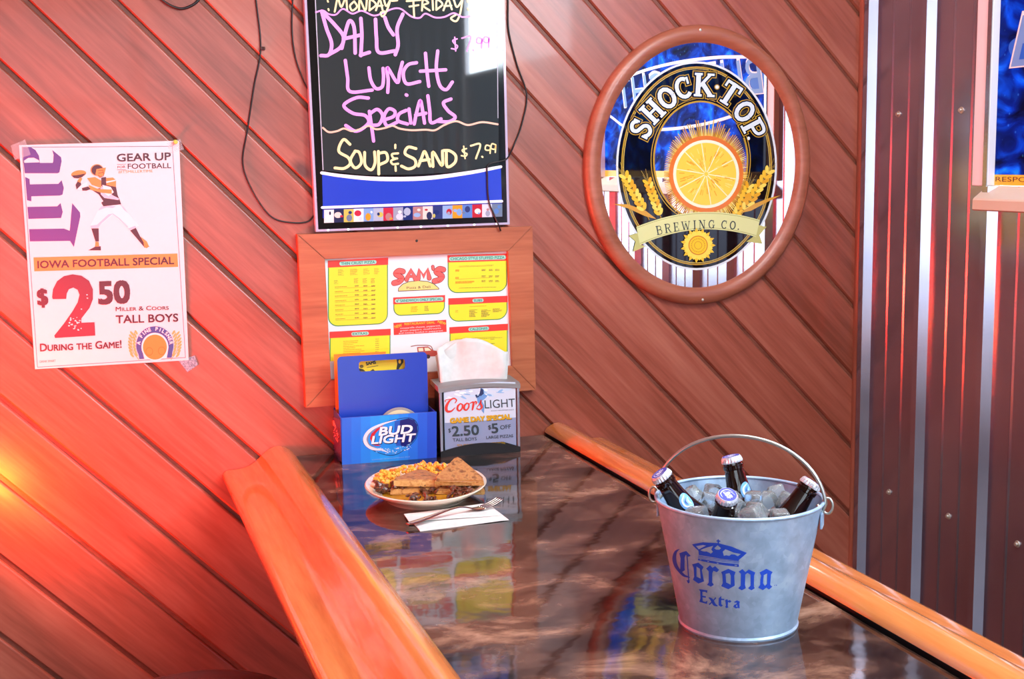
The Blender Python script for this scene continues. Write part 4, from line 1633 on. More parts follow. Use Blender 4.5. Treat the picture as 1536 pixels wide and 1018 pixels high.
hole = [(x, z) for x, z in rrect(0.0505, 0.1945, 0.153, 0.2175, 0.006)]
outer = [(x, z) for x, z in rrect(0.0035, Z0 + 0.003, CW - 0.0075, PT, 0.010)]
obj('handle_panel', slab_plate(outer, hole[::-1], PY, PY + 0.0025, CM), M_BLUE, carrier)
nrm = -uy
A = Art(lambda x, y: on_plane(x, y, FL, uy), nrm)
A.crop(485, 600, 8.777)
# bright printed field with its own pale centre
A.L = 1
cols = ['2f6fe0', '2c7ae8', '2b8af0', '2a98f4', '2aa2f6', '2a9af4', '2b8af0', '2c76e6', '2c62da', '2b52cc']
for i, c in enumerate(cols):
    xa, xb = 246 + i * 124.5, 246 + (i + 1) * 124.5
    f = lambda x: (240 - (x - 246) * 0.0715, 862 - (x - 270) * 0.077)
    A.poly((c, 0.25), [(xa, f(xa)[0]), (xb, f(xb)[0]), (xb, f(xb)[1]), (xa, f(xa)[1])])
A.L = 2
egg = [(520, 520), (545, 450), (610, 385), (720, 325), (850, 275), (1000, 240), (1120, 228), (1200, 255), (1245, 320), (1250, 410), (1225, 500), (1170, 570), (1090, 640), (980, 710), (880, 730), (790, 715), (690, 680), (590, 625), (535, 575)]
egg = [(p.x, p.y) for p in smooth_path([Vector((x, y, 0)) for x, y in egg], 5, True)]
A.poly(('1a2a6a', 0.25), egg)
A.L = 3
egg2 = [(890 + (x - 890) * .975, 480 + (y - 480) * .965) for x, y in egg]
A.poly(('2b93ee', 0.25), egg2)
A.L = 4
A.poly(('1b2374', 0.25), [(1010, 262), (1120, 238), (1195, 262), (1236, 325), (1240, 410), (1215, 495), (1160, 565), (1100, 610), (1020, 600), (990, 420)])
A.poly(('2a5cc0', 0.25), [(940, 275), (1012, 262), (992, 420), (1022, 600), (960, 600), (930, 430)])
A.stroke(('e6e9f0', 0.2), [(960, 258), (800, 305), (660, 365), (580, 430), (545, 510), (570, 580), (650, 635), (760, 650), (860, 690)], [6, 22, 34, 40, 44, 46, 40, 26, 5])
A.L = 5
A.stroke(('8a8fa0', 0.2), [(800, 318), (670, 388), (600, 450), (580, 520), (610, 590), (700, 630)], [4, 10, 14, 16, 12, 4])
A.poly(('c22a38', 0.25), [(790, 328), (700, 375), (630, 440), (612, 500), (635, 550), (650, 500), (690, 430)])
A.poly(('c22a38', 0.25), [(650, 590), (720, 585), (760, 600), (700, 600)])
rb = random.Random(9)
for i in range(70):
    x = rb.uniform(690, 1170)
    yc = 665 - abs(x - 860) * 0.09 - max(0, x - 1000) * .35 + rb.uniform(-30, 42)
    A.ell((rb.choice(['bfe4fa', '8cc8f2', 'e6f4fc', '5fb0ec']), 0.2), x, yc, rb.uniform(4, 13), rb.uniform(3, 9), n=8)
for L, col, d, b in ((6, '10205e', 7, 0.05), (7, 'f4f6fa', 0, 0.03)):
    A.L = L
    A.text((col, 0.2), 'BUD', (732 + d, 462 + d), (1160 + d, 428 + d), h=104, bold=b, shear=0.28)
    A.text((col, 0.2), 'LIGHT', (634 + d, 572 + d), (1192 + d, 536 + d), h=96, bold=b, shear=0.28)
A.L = 6
A.text(('8cc0f4', 0.25), 'RESPONSIBLE DRINKING REFRESHING SINCE', (640, 792), (1138, 748), h=14)
A.build('front_print', carrier)
A = Art(lambda x, y: on_plane(x, y, FL, ux), -ux).crop(485, 600, 8.777)
A.L = 1
A.poly(('5a3a8c', 0.25), [(60, 180), (225, 262), (240, 820), (95, 690)])  # red light is put into the print colours: purple and pink on the blue side
A.L = 2
A.poly(('e8a8bc', 0.25), [(88, 400), (110, 290), (140, 262), (180, 380), (205, 480), (195, 555), (130, 470)])
A.L = 3
A.text(('6a2a70', 0.25), 'BUD', (100, 400), (180, 440), h=70, bold=0.03)
A.text(('6a2a70', 0.25), 'LIGHT', (95, 470), (200, 530), h=60, bold=0.03)
A.build('side_print_red_lit', carrier)


def CP(x, y, z):
    return CM @ Vector((x, y, z))


# things kept in the carrier
coaster = thing('coaster', 'round printed coaster peeking over the front of the blue carrier', 'coaster', tuple(CP(0.132, 0.012, 0.065)))
Mt = Matrix.Translation(CP(0.132, 0.016, 0.0645)) @ Matrix.Rotation(math.atan2(ux.y, ux.x), 4, 'Z') @ Matrix.Rotation(PI / 2 - 0.18, 4, 'X')
bm = NB()
lathe(bm, [(0, 0.0009), (0.0485, 0.0009), (0.05, 0.0), (0.0485, -0.0009), (0, -0.0009)], 48, M=Mt)
fix_normals(bm)
obj('disc', bm, mat('coaster_board', '8f8a86', 0.5), coaster)
for nm, a, b, c in (('ring', 0.036, 0.044, 'd9cfa0'), ('centre', 0.0, 0.032, '2a3a6c')):
    bm = NB()
    lathe(bm, [(a, 0.0012), (b, 0.0012), (b, 0.0009), (a, 0.0009)], 48, M=Mt, close=a > 0)
    obj(nm, bm, mat('coaster_' + nm, c, 0.4), coaster)
fl = thing('flyer', 'yellow flyer behind the slot of the blue carrier', 'flyer', tuple(CP(0.10, 0.065, Z0 + 0.003)))
bm = NB()
box(bm, (0.012, 0.062, Z0 + 0.003), (0.19, 0.0632, 0.2235), CM)
obj('sheet', bm, mat('yellow_paper', 'eed62c', 0.5), fl)
A = Art(lambda x, y: on_plane(x, y, CP(0, 0.062, 0), uy), -uy).crop(480, 500, 4.628)
A.L = 1
A.text('3a3410', 'SAMS', (322, 220), (388, 208), h=20, bold=0.05)
A.stroke('5a5220', [(326, 236), (402, 224)], 4, smooth=False)
A.ell('6a6020', 288, 228, 14, 12, n=12)
A.build('lettering', fl)
A.items = []
A.poly('1a180c', [(528, 160), (580, 160), (578, 200), (556, 232), (545, 250), (530, 248), (536, 210)])
A.poly('3a3618', [(255, 262), (270, 240), (300, 248), (315, 262)])
A.poly('3a3618', [(345, 262), (368, 246), (385, 262)])
A.L = 2
A.ell('eed62c', 553, 195, 9, 14, n=12)
A.build('picture', fl)
fo = thing('menu_card', 'orange card standing behind the left edge of the blue carrier', 'card', tuple(CP(0.04, 0.10, Z0 + 0.003)))
bm = NB()
box(bm, (0.0035, 0.100, Z0 + 0.003), (0.12, 0.1015, 0.2275), CM)
obj('sheet', bm, mat('orange_card', 'f08a2c', 0.5), fo)

# ================================================================== NAPKIN DISPENSER
NL, NR = Vector((0.7205, -0.135, ZT)), Vector((0.901, -0.1515, ZT))
nx = (NR - NL).normalized()
ny = Vector((-nx.y, nx.x, 0))
NW, ND, NH = (NR - NL).length, 0.10, 0.158
NM = Matrix(((nx.x, ny.x, 0, NL.x), (nx.y, ny.y, 0, NL.y), (0, 0, 1, ZT), (0, 0, 0, 1)))
disp = thing('napkin_dispenser', 'grey topped napkin dispenser with a beer special card on its front', 'napkin dispenser', tuple(NL + nx * NW / 2 + ny * ND / 2))
M_DBLK = mat('dispenser_black', '17181c', 0.35)
M_DGRY = mat('dispenser_grey', '8d8f90', 0.38, 0.35)
bm = NB()
box(bm, (0.006, 0.006, 0.004), (NW - 0.006, ND, 0.146), NM, 0.002)
obj('body', bm, M_DBLK, disp)
# base with an arched front
bm = NB()
pts = [(0.0, 0.0)] + [(NW * i / 16, 0.012 + 0.014 * math.sin(PI * i / 16)) for i in range(17)] + [(NW, 0.0)]
A_ = [bm.verts.new(NM @ Vector((x, -0.003, z))) for x, z in pts]
B_ = [bm.verts.new(NM @ Vector((x, 0.02, z))) for x, z in pts]
for i in range(len(pts)):
    j = (i + 1) % len(pts)
    bm.faces.new((A_[i], A_[j], B_[j], B_[i]))
bm.faces.new(A_)
bm.faces.new(B_[::-1])
fix_normals(bm)
obj('base', bm, M_DBLK, disp)
# lid: plate whose front lip is arched, with a slot for the napkins
bm = NB()
n = 16
for z0_, z1_ in ((0, 1),):
    top, botf = [], []
    rows = []
    for i in range(n + 1):
        x = -0.002 + (NW + 0.004) * i / n
        arch = 0.008 * math.sin(PI * i / n)
        rows.append([bm.verts.new(NM @ Vector(p)) for p in ((x, -0.003, 0.147 - 0.003 + arch), (x, -0.003, 0.153 + arch * .8), (x, 0.006, 0.1575 + arch * .6), (x, ND + 0.004, 0.1575 + arch * .6), (x, ND + 0.004, 0.146), (x, 0.003, 0.1455))])
    for a, b in zip(rows, rows[1:]):
        for k in range(6):
            bm.faces.new((a[k], b[k], b[(k + 1) % 6], a[(k + 1) % 6]))
    bm.faces.new(rows[0])
    bm.faces.new(rows[-1][::-1])
fix_normals(bm)
obj('lid', bm, M_DGRY, disp, smooth=0.5)
for x0_, x1_ in ((0.0, 0.006), (NW - 0.006, NW)):
    bm = NB()
    box(bm, (x0_, -0.002, 0.010), (x1_, 0.006, 0.1455), NM, 0.001)
    obj('side_rail', bm, mat('clear_edge', 'a9b4c6', 0.15, 0.5), disp)
A = Art(lambda x, y: on_plane(x, y, NL, ny), -ny).crop(655, 560, 7.83)
A.L = 1
# the card itself with a snowy upper part and grey lower part
A.poly(('8c9cbc', 0.2), [(80, 170), (300, 132), (520, 110), (720, 95), (925, 100), (935, 845), (780, 800), (560, 815), (350, 860), (100, 950)])
A.L = 2
A.poly(('cfdeee', 0.2), [(82, 172), (300, 134), (520, 112), (720, 97), (924, 102), (930, 515), (700, 540), (400, 565), (95, 580)])
A.L = 3
rs = random.Random(21)
for i in range(34):
    x = rs.uniform(110, 900)
    y = rs.uniform(150, 275) - (x - 500) * .04
    A.ell((rs.choice(['a9cdec', 'c4dff4', 'f6fafe', 'f6fafe', '8fbce6']), 0.2), x, y, rs.uniform(16, 50), rs.uniform(6, 16), rot=rs.uniform(-30, 30), n=14)
A.poly(('6f9fd8', 0.2), [(520, 165), (555, 190), (560, 240), (600, 260), (560, 300), (530, 320), (560, 380), (555, 470), (530, 440), (500, 370), (480, 330), (470, 280), (500, 240)])
A.L = 4
A.poly(('34426a', 0.2), [(515, 175), (545, 185), (552, 235), (520, 262), (490, 262), (505, 225)])
A.poly(('34426a', 0.2), [(450, 250), (470, 245), (480, 262), (500, 258), (495, 275), (465, 285)])
A.L = 5
RD = ('d8443c', 0.2)
A.stroke(RD, [(215, 345), (232, 312), (200, 290), (150, 320), (112, 390), (122, 440), (170, 440), (215, 400)], [10, 14, 16, 22, 34, 30, 20, 8])
A.stroke(RD, [(108, 332), (96, 320), (112, 308), (150, 300)], [6, 9, 9, 8])
A.stroke(RD, [(278, 352), (250, 378), (244, 420), (270, 436), (298, 405), (300, 365), (278, 352)], [14, 22, 24, 18, 18, 16, 12])
A.stroke(RD, [(355, 346), (328, 372), (322, 412), (346, 428), (374, 398), (376, 358), (355, 346)], [14, 22, 24, 18, 18, 16, 12])
A.stroke(RD, [(300, 365), (320, 370)], 8)
A.stroke(RD, [(378, 362), (405, 340), (432, 338), (428, 380), (418, 424)], [7, 12, 22, 26, 18])
A.stroke(RD, [(430, 352), (455, 328), (466, 340), (460, 356)], [10, 16, 20, 14])
A.stroke(RD, [(470, 400), (505, 350), (520, 312), (515, 350), (530, 390), (505, 420), (470, 412)], [8, 12, 14, 22, 24, 16, 14])
SLT = ('3a474e', 0.25)
A.text(SLT, 'LIGHT', (566, 410), (922, 388), h=96, bold=0.0)
A.text(SLT, 'ROCKY MOUNTAIN COLD', (640, 444), (905, 428), h=12)
for L, c, d in ((5, '4a3a12', 4), (6, 'd2a62c', 0)):
    A.L = L
    A.text((c, 0.25), 'GAME DAY SPECIAL', (160 + d, 580 + d), (875 + d, 530 + d), h=54, bold=0.045)
A.L = 5
A.text(SLT, '$', (138, 690), (166, 688), h=44, bold=0.01)
A.text(SLT, '2.50', (184, 735), (496, 715), h=112, bold=0.022)
A.text(SLT, 'TALL BOYS', (190, 798), (470, 782), h=36, bold=0.006)
A.text(SLT, '$', (606, 655), (640, 652), h=48, bold=0.01)
A.text(SLT, '5', (650, 698), (722, 692), h=108, bold=0.022)
A.text(SLT, 'OFF', (748, 655), (872, 642), h=46, bold=0.006)
A.text(SLT, 'LARGE PIZZAS', (584, 768), (898, 745), h=34, bold=0.006)
A.text(('a98a34', 0.25), '*DURING REGULAR SEASON', (240, 858), (800, 826), h=26, bold=0.02)
A.build('card', disp)['label'] = 'printed beer special card'


# napkins standing out of the slot
def napkin_leaf(bm, y, top, seed, x0=0.012, x1=0.163):
    rn = random.Random(seed)
    W, Hn = 22, 14
    ph = rn.uniform(0, 6)
    g = []
    for j in range(Hn + 1):
        v = j / Hn
        row = []
        for i in range(W + 1):
            u = i / W
            x = x0 + (x1 - x0) * u + (0.004 * v if u > .5 else -0.004 * v) * 1.2
            z = 0.150 + top(u) * v
            yy = y + 0.008 * math.sin(5.2 * u + ph + v * 1.3) * (0.3 + v) + 0.006 * math.sin(13 * u + ph * 2) * v + 0.012 * v * v
            row.append(NM @ Vector((x, yy, z)))
        g.append(row)
    for dy in (0, 0.0025):
        V = [[bm.verts.new(p + ny * dy) for p in r] for r in g]
        for j in range(Hn):
            for i in range(W):
                q = (V[j][i], V[j][i + 1], V[j + 1][i + 1], V[j + 1][i])
                bm.faces.new(q if dy == 0 else q[::-1])
        if dy == 0:
            F = V
        else:
            ring = lambda M_: [r[0] for r in M_] + M_[-1][1:] + [r[-1] for r in M_[-2::-1]]
            a, b = ring(F), ring(V)
            for i in range(len(a) - 1):
                bm.faces.new((a[i], a[i + 1], b[i + 1], b[i]))


M_NAP = mottled('napkin_paper', 'd2d6d4', 'dce0de', 60, 0.85, bump=0.05)
tops = [lambda u: 0.082 + 0.026 * math.sin(PI * min(1, u * 1.05)) - 0.012 * u, lambda u: 0.074 + 0.030 * math.sin(PI * u) - 0.02 * abs(u - .45)]
for k, (y, tp, lab) in enumerate(((0.046, tops[0], 'front white napkin sticking up out of the dispenser'), (0.060, tops[1], 'rear white napkin sticking up behind the front one in the dispenser'))):
    o = thing('napkin', lab, 'napkin', tuple(NM @ Vector((0.088, y, 0.158))), 'napkins in the dispenser')
    bm = NB()
    napkin_leaf(bm, y, tp, k + 2)
    fix_normals(bm)
    obj('sheet', bm, M_NAP, o, smooth=True)

# ================================================================== PLATE OF FOOD
PC = Vector((0.606, -0.449, ZT))
pv = Vector((PC.x - CAM.x, PC.y - CAM.y, 0)).normalized()
pr = Vector((pv.y, -pv.x, 0))
PA, PB = 0.119, 0.151
PM = Matrix(((pr.x, pv.x, 0, PC.x), (pr.y, pv.y, 0, PC.y), (0, 0, 1, ZT), (0, 0, 0, 1)))
plate_t = thing('plate', 'cream oval plate holding the sandwich, on the table before the blue carrier', 'plate', tuple(PC))
bm = NB()
S_ = PA
prof = [(0, .004), (.62, .004), (.63, 0), (.68, 0), (.70, .004), (.84, .015), (.985, .0255), (1.0, .0285), (.985, .030), (.94, .0285), (.80, .018), (.70, .0095), (.66, .0085), (0, .0085)]
lathe(bm, [(r * S_, z) for r, z in prof], 72, sy=PB / PA, M=PM)
fix_normals(bm)
obj('dish', bm, mat('glazed_cream', 'e6dcc8', 0.12, coat=0.3), plate_t, smooth=0.9)


def blob(bm, p, r, sc, rn, sub=1, jit=0.25):
    M = Matrix.Translation(p) @ Matrix.Rotation(rn.uniform(0, 6.3), 4, Vector((rn.uniform(-1, 1), rn.uniform(-1, 1), rn.uniform(-1, 1))).normalized()) @ Matrix.Diagonal((r * sc[0], r * sc[1], r * sc[2], 1))
    res = bmesh.ops.create_icosphere(bm, subdivisions=sub, radius=1.0)
    for v in res['verts']:
        v.co *= 1 + rn.uniform(-jit, jit)
    bmesh.ops.transform(bm, matrix=M, verts=res['verts'])


def PP(x, y, z):
    return PM @ Vector((x, y, z))


rf = random.Random(4)
# gravy pool
bm = NB()
lathe(bm, [(0, .0092), (.084, .0092), (.090, .0118), (.084, .0135), (0, .0135)], 48, sy=PB / PA, M=PM)
fix_normals(bm)
o = obj('gravy', bm, mottled('gravy', 'a8721c', 'c98f24', 40, 0.12), smooth=0.9, origin=tuple(PP(0, 0, .0092)))
tag(o, 'thin golden gravy pooled on the oval plate', 'gravy', kind='stuff')
# diced potatoes along the back
bm = NB()
for i in range(260):
    a = rf.uniform(0.18 * PI, 1.02 * PI)
    k = math.sqrt(rf.uniform(0.28, 0.75))
    x, y = PA * k * math.cos(a), PB * k * math.sin(a)
    blob(bm, PP(x, y, 0.015 + max(0, k - .62) * .055 + rf.uniform(0, 0.010)), rf.uniform(0.004, 0.0068), (1, .8, .7), rf, 1, .2)
o = obj('hash_browns', bm, mottled('potato', 'e8962a', 'f3c84c', 90, 0.4, c='d9661c'), origin=tuple(PP(0, .06, .015)))
tag(o, 'orange heap of hash browns along the back of the plate', 'hash browns', kind='stuff')
# shredded beef
bm = NB()
spots = [(-0.088, -0.022, 22), (-0.02, -0.108, 14), (0.012, -0.108, 9), (0.05, -0.092, 16), (0.070, -0.055, 14), (0.01, -0.03, 14), (0.088, -0.03, 8)]
for x, y, n in spots:
    for i in range(n):
        bx_, by_ = x + rf.gauss(0, .010), y + rf.gauss(0, .009)
        kk = math.sqrt((bx_ / PA) ** 2 + (by_ / PB) ** 2) / .80
        if kk > 1:
            bx_, by_ = bx_ / kk, by_ / kk
        blob(bm, PP(bx_, by_, 0.0175 + abs(rf.gauss(0, .007))), rf.uniform(.003, .007), (1.6, .8, .7), rf, 1, .3)
o = obj('shredded_beef', bm, mottled('beef', '3a1c14', '7a4a34', 120, 0.3, c='24100c'), origin=tuple(PP(0, -.08, .0165)))
tag(o, 'dark shredded beef spilling around the sandwich halves', 'beef', kind='stuff')


def toast_mat(name):
    m = mottled(name, 'a8673a', 'c08650', 90, 0.55, c='7c4a2c', bump=0.3)
    return m


M_TOAST = toast_mat('toasted_bread')
M_CRUMB = mottled('bread_crumb', 'c88c48', 'd9a462', 110, 0.7, c='b4743a', bump=0.25)


def bread(name, poly, thick, M, parent):
    """Slice: toasted faces on both sides, pale cut edge between."""
    bm = NB()
    n = len(poly)
    a = [bm.verts.new((x, y, 0)) for x, y in poly]
    b = [bm.verts.new((x, y, thick)) for x, y in poly]
    side = [bm.faces.new((a[i], a[(i + 1) % n], b[(i + 1) % n], b[i])) for i in range(n)]
    ta, tb = bm.faces.new(a[::-1]), bm.faces.new(b)
    es = list({e for f in (ta, tb) for e in f.edges})
    r = bmesh.ops.bevel(bm, geom=es, offset=0.0022, segments=2, affect='EDGES')
    bmesh.ops.triangulate(bm, faces=bm.faces[:])
    bmesh.ops.subdivide_edges(bm, edges=[e for e in bm.edges if e.calc_length() > .012], cuts=1)
    fix_normals(bm)
    for f in bm.faces:
        f.material_index = 0 if abs(f.normal.z) > 0.6 else 1
    for v in bm.verts:
        v.co += Vector((rf.uniform(-1, 1), rf.uniform(-1, 1), rf.uniform(-1, 1))) * 0.0006
    bm.transform(M)
    return obj(name, bm, [M_TOAST, M_CRUMB], parent)


L0, L1 = on_table(586, 743.5, ZT + 0.013), on_table(671, 740, ZT + 0.013)
lx = (L1 - L0).normalized()
ly = Vector((-lx.y, lx.x, 0))
lw = (L1 - L0).length
sw1 = thing('sandwich_half', 'left sandwich half lying flat with its cut side to the front of the plate', 'sandwich', tuple(L0 + lx * lw / 2 + ly * .03), 'sandwich halves on the plate')
M1 = Matrix(((lx.x, ly.x, 0, L0.x), (lx.y, ly.y, 0, L0.y), (0, 0, 1, ZT + 0.0135), (0, 0, 0, 1)))
tri = [(0, 0), (lw, 0.004), (lw * .97, .020), (lw * .60, .085), (lw * .42, .090), (0.004, .022)]
bread('bread_slice', tri, .0145, M1, sw1)
bm = NB()
for i in range(70):
    u = rf.uniform(.05, .95)
    blob(bm, M1 @ Vector((lw * u, rf.uniform(.0, .035), .0165 + rf.uniform(-.002, .003))), rf.uniform(.003, .006), (1.6, .9, .6), rf, 1, .3)
obj('filling', bm, mottled('filling_beef', '4a2416', '7c4a30', 120, 0.35), sw1)
tri2 = [(x + .006, y - .004) for x, y in tri]
bread('bread_slice', tri2, .0150, M1 @ Matrix.Translation((0, 0, .0185)) @ Matrix.Rotation(0.07, 4, 'Y'), sw1)
# right half leans up on the first, its corner pointing to the back
R0, R1 = on_table(652, 729, ZT + 0.032), on_table(725.5, 729.5, ZT + 0.027)
rx = (R1 - R0).normalized()
ry = Vector((-rx.y, rx.x, 0)).normalized()
rw = (R1 - R0).length
M2 = Matrix(((rx.x, ry.x, 0, R0.x), (rx.y, ry.y, 0, R0.y), (rx.z, 0, 1, R0.z), (0, 0, 0, 1)))
sw2 = thing('sandwich_half', 'right sandwich half propped up with its toasted corner raised', 'sandwich', tuple(R0 + rx * rw / 2 + ry * .03 - Vector((0, 0, .012))), 'sandwich halves on the plate')
tilt = Matrix.Rotation(0.44, 4, 'X')
tr3 = [(0, 0), (rw, 0), (rw * .985, .014), (rw * .60, .070), (rw * .52, .0745), (rw * .44, .070), (.004, .014)]
bread('bread_slice', tr3, .0145, M2 @ tilt, sw2)
bm = NB()
for i in range(50):
    blob(bm, M2 @ tilt @ Vector((rw * rf.uniform(.08, .92), rf.uniform(.0, .04), -.003)), rf.uniform(.003, .0055), (1.6, .9, .6), rf, 1, .3)
obj('filling', bm, mottled('filling_beef_2', '4a2416', '7c4a30', 120, 0.35), sw2)
bread('bread_slice', tr3, .012, M2 @ Matrix.Translation((.002, .004, -.019)) @ Matrix.Rotation(0.30, 4, 'X'), sw2)

# ================================================================== PAPER NAPKIN AND FORK
nap = thing('paper_napkin', 'folded white paper napkin lying under the fork in front of the plate', 'napkin', tuple(on_table(683, 782)))
NQ = [on_table(*q, ZT) for q in ((607, 774.5), (733, 759.5), (760, 781), (627, 797.5))]
M_TISSUE = mottled('tissue', 'ece6e2', 'f4efec', 80, 0.9, bump=0.08)


def sheet_grid(P, z0, amp, seed, n=14, th=0.0012):
    bm = NB()
    rn = random.Random(seed)
    p1, p2 = rn.uniform(0, 6), rn.uniform(0, 6)
    def pt(u, v, dz):
        p = lerp(lerp(Vector(P[3]), Vector(P[2]), u), lerp(Vector(P[0]), Vector(P[1]), u), v)
        w = amp * (0.5 + 0.5 * math.sin(4 * u + p1) * math.sin(3.2 * v + p2)) * (1 if 0 < u < 1 else .4)
        p.z = z0 + w + dz
        return p
    T = [[bm.verts.new(pt(i / n, j / n, th)) for i in range(n + 1)] for j in range(n + 1)]
    B = [[bm.verts.new(pt(i / n, j / n, 0)) for i in range(n + 1)] for j in range(n + 1)]
    for j in range(n):
        for i in range(n):
            bm.faces.new((T[j][i], T[j][i + 1], T[j + 1][i + 1], T[j + 1][i]))
            bm.faces.new((B[j][i], B[j + 1][i], B[j + 1][i + 1], B[j][i + 1]))
    for k in range(n):
        bm.faces.new((T[0][k], B[0][k], B[0][k + 1], T[0][k + 1]))
        bm.faces.new((T[n][k], T[n][k + 1], B[n][k + 1], B[n][k]))
        bm.faces.new((T[k][0], T[k + 1][0], B[k + 1][0], B[k][0]))
        bm.faces.new((T[k][n], B[k][n], B[k + 1][n], T[k + 1][n]))
    fix_normals(bm)
    return bm


obj('sheet', sheet_grid([q + Vector((0.004, 0, 0)) for q in NQ], ZT + 0.0002, 0.0012, 1), M_TISSUE, nap, smooth=0.6)
NQ2 = [on_table(*q, ZT) for q in ((606, 774), (731, 759), (752, 775), (614, 786.5))]
obj('folded_sheet', sheet_grid(NQ2, ZT + 0.0030, 0.0020, 5), M_TISSUE, nap, smooth=0.6)

fork = thing('fork', 'steel fork resting on the folded paper napkin', 'fork', tuple(on_table(680, 772)))
M_STEEL = mat('stainless', 'c9c2b8', 0.16, 1.0)
zt = ZT + 0.0075
F0, F1 = on_table(611, 786, zt), on_table(751, 756, zt)
fx = F1 - F0
fx.z = 0
fl_ = fx.length
fx.normalize()
fs = Vector((-fx.y, fx.x, 0))


def fork_pt(t, s, z):
    return F0 + fx * (fl_ * t) + fs * s + Vector((0, 0, z))


# centre-line height and half width along the fork
stn = [(0.0, 0.0000, .0062), (.04, .0004, .0086), (.12, .0018, .0088), (.25, .0050, .0070), (.40, .0092, .0048), (.52, .0108, .0036), (.60, .0085, .0036), (.66, .0048, .0050), (.70, .0022, .0085), (.75, .0008, .0118), (.79, .0004, .0122)]
bm = NB()
P = smooth_path([Vector((a, b, c)) for a, b, c in stn], 4)
rings = []
for p in P:
    t_, z, w = p
    rings.append([bm.verts.new(fork_pt(t_, s * w, z + dz)) for s, dz in ((-1, .0002), (-.7, .0016), (0, .0022), (.7, .0016), (1, .0002), (.7, -.0004), (0, -.0007), (-.7, -.0004))])
for a, b in zip(rings, rings[1:]):
    for k in range(8):
        bm.faces.new((a[k], a[(k + 1) % 8], b[(k + 1) % 8], b[k]))
bm.faces.new(rings[0][::-1])
bm.faces.new(rings[-1])
fix_normals(bm)
obj('handle', bm, M_STEEL, fork, smooth=0.9)
for i in range(4):
    s0 = (-1.5 + i) * .0064
    bm = NB()
    pts = [fork_pt(.785, s0 * .95, .0014), fork_pt(.84, s0, .0022), fork_pt(.92, s0, .0060), fork_pt(1.0, s0 * .96, .0120)]
    tube(bm, smooth_path(pts, 5), [.0018] * 12 + [.0014] * 3 + [.0008], 8)
    fix_normals(bm)
    obj('tine', bm, M_STEEL, fork, smooth=True)

# ================================================================== BEER BUCKET
BC = Vector((0.8455, -1.2787, ZT))
RB_, RT_, BH = 0.0815, 0.1150, 0.180
tocam = Vector((CAM.x - BC.x, CAM.y - BC.y, 0)).normalized()
lat = Vector((-tocam.y, tocam.x, 0))
bucket = thing('bucket', 'galvanised metal beer bucket with blue lettering, full of ice and bottles', 'bucket', tuple(BC))


def zinc():
    m = mat('galvanised', 'b9c4cf', 0.36, 0.45)
    n, l, b = nodes(m)
    tc = n.new('ShaderNodeTexCoord')
    vo = n.new('ShaderNodeTexVoronoi')
    vo.inputs['Scale'].default_value = 130
    l.new(tc.outputs['Object'], vo.inputs['Vector'])
    nz = n.new('ShaderNodeTexNoise')
    nz.inputs['Scale'].default_value = 38
    nz.inputs['Detail'].default_value = 5
    l.new(tc.outputs['Object'], nz.inputs['Vector'])
    mx = mathn(n, l, 'ADD', mathn(n, l, 'MULTIPLY', vo.outputs['Color'], 0.2), mathn(n, l, 'MULTIPLY', nz.outputs['Fac'], 0.8))
    rp = ramp(n, [(0.3, '98b4d4'), (0.55, 'acc8e8'), (0.75, 'c4dcf4')])
    l.new(mx, rp.inputs['Fac'])
    l.new(rp.outputs[0], b.inputs['Base Color'])
    mr = n.new('ShaderNodeMapRange')
    mr.inputs['To Min'].default_value = 0.38
    mr.inputs['To Max'].default_value = 0.56
    l.new(mx, mr.inputs['Value'])
    l.new(mr.outputs[0], b.inputs['Roughness'])
    return m


M_ZINC = zinc()
bm = NB()
lathe(bm, [(0, .006), (RB_ - .002, .006), (RB_ - .001, .0005), (RB_ + .0015, 0), (RB_ + .0025, .003), (RB_ + .0008, .006), (RT_, BH), (RT_ - .0012, BH), (RB_ - .001, .008), (0, .008)], 96, c=tuple(BC))
fix_normals(bm)
obj('shell', bm, M_ZINC, bucket, smooth=0.7)
bm = NB()
tube(bm, [BC + Vector((RT_ * math.cos(2 * PI * i / 96), RT_ * math.sin(2 * PI * i / 96), BH)) for i in range(96)], .0026, 10, closed=True)
obj('rim', bm, M_ZINC, bucket, smooth=True)
# ears and the raised bail
M_WIRE = mat('zinc_wire', 'c3c6c0', 0.3, 0.9)
E_R = (lat * 0.985 + tocam * 0.17).normalized()
E_L = -E_R
top_c = None
for e in (E_L, E_R):
    s_ = Vector((-e.y, e.x, 0))
    bm = NB()
    base = BC + e * (RT_ * 0.985) + Vector((0, 0, BH - .024))
    Me = Matrix(((s_.x, e.x, 0, base.x), (s_.y, e.y, 0, base.y), (0, 0, 1, base.z), (0, 0, 0, 1)))
    box(bm, (-.011, -.001, -.010), (.011, .0022, .012), Me, .001)
    obj('ear_plate', bm, M_ZINC, bucket)
    bm = NB()
    c = BC + e * (RT_ + .0055) + Vector((0, 0, BH - .004))
    tube(bm, [c + e * (.007 * math.cos(a)) + Vector((0, 0, .011 * math.sin(a))) + s_ * .004 for a in [2 * PI * i / 24 for i in range(24)]], .0018, 8, closed=True)
    obj('ear_loop', bm, M_WIRE, bucket, smooth=True)
apex = on_plane(1104, 653.5, BC, tocam)
bh = apex.z - (ZT + BH)
span = RT_ + .004
ax_l = (apex - BC).dot(lat)
pts = []
for i in range(33):
    a = PI - PI * i / 32
    pts.append(BC + E_R * (span * math.cos(a)) + Vector((0, 0, BH - .012 + (bh + .012) * math.sin(a) ** 0.94)))
hook = [BC + E_L * (span - .012) + Vector((0, 0, BH - .002)), BC + E_L * (span - .004) + Vector((0, 0, BH - .013))]
hook2 = [BC + E_R * (span - .004) + Vector((0, 0, BH - .013)), BC + E_R * (span - .012) + Vector((0, 0, BH - .002))]
bm = NB()
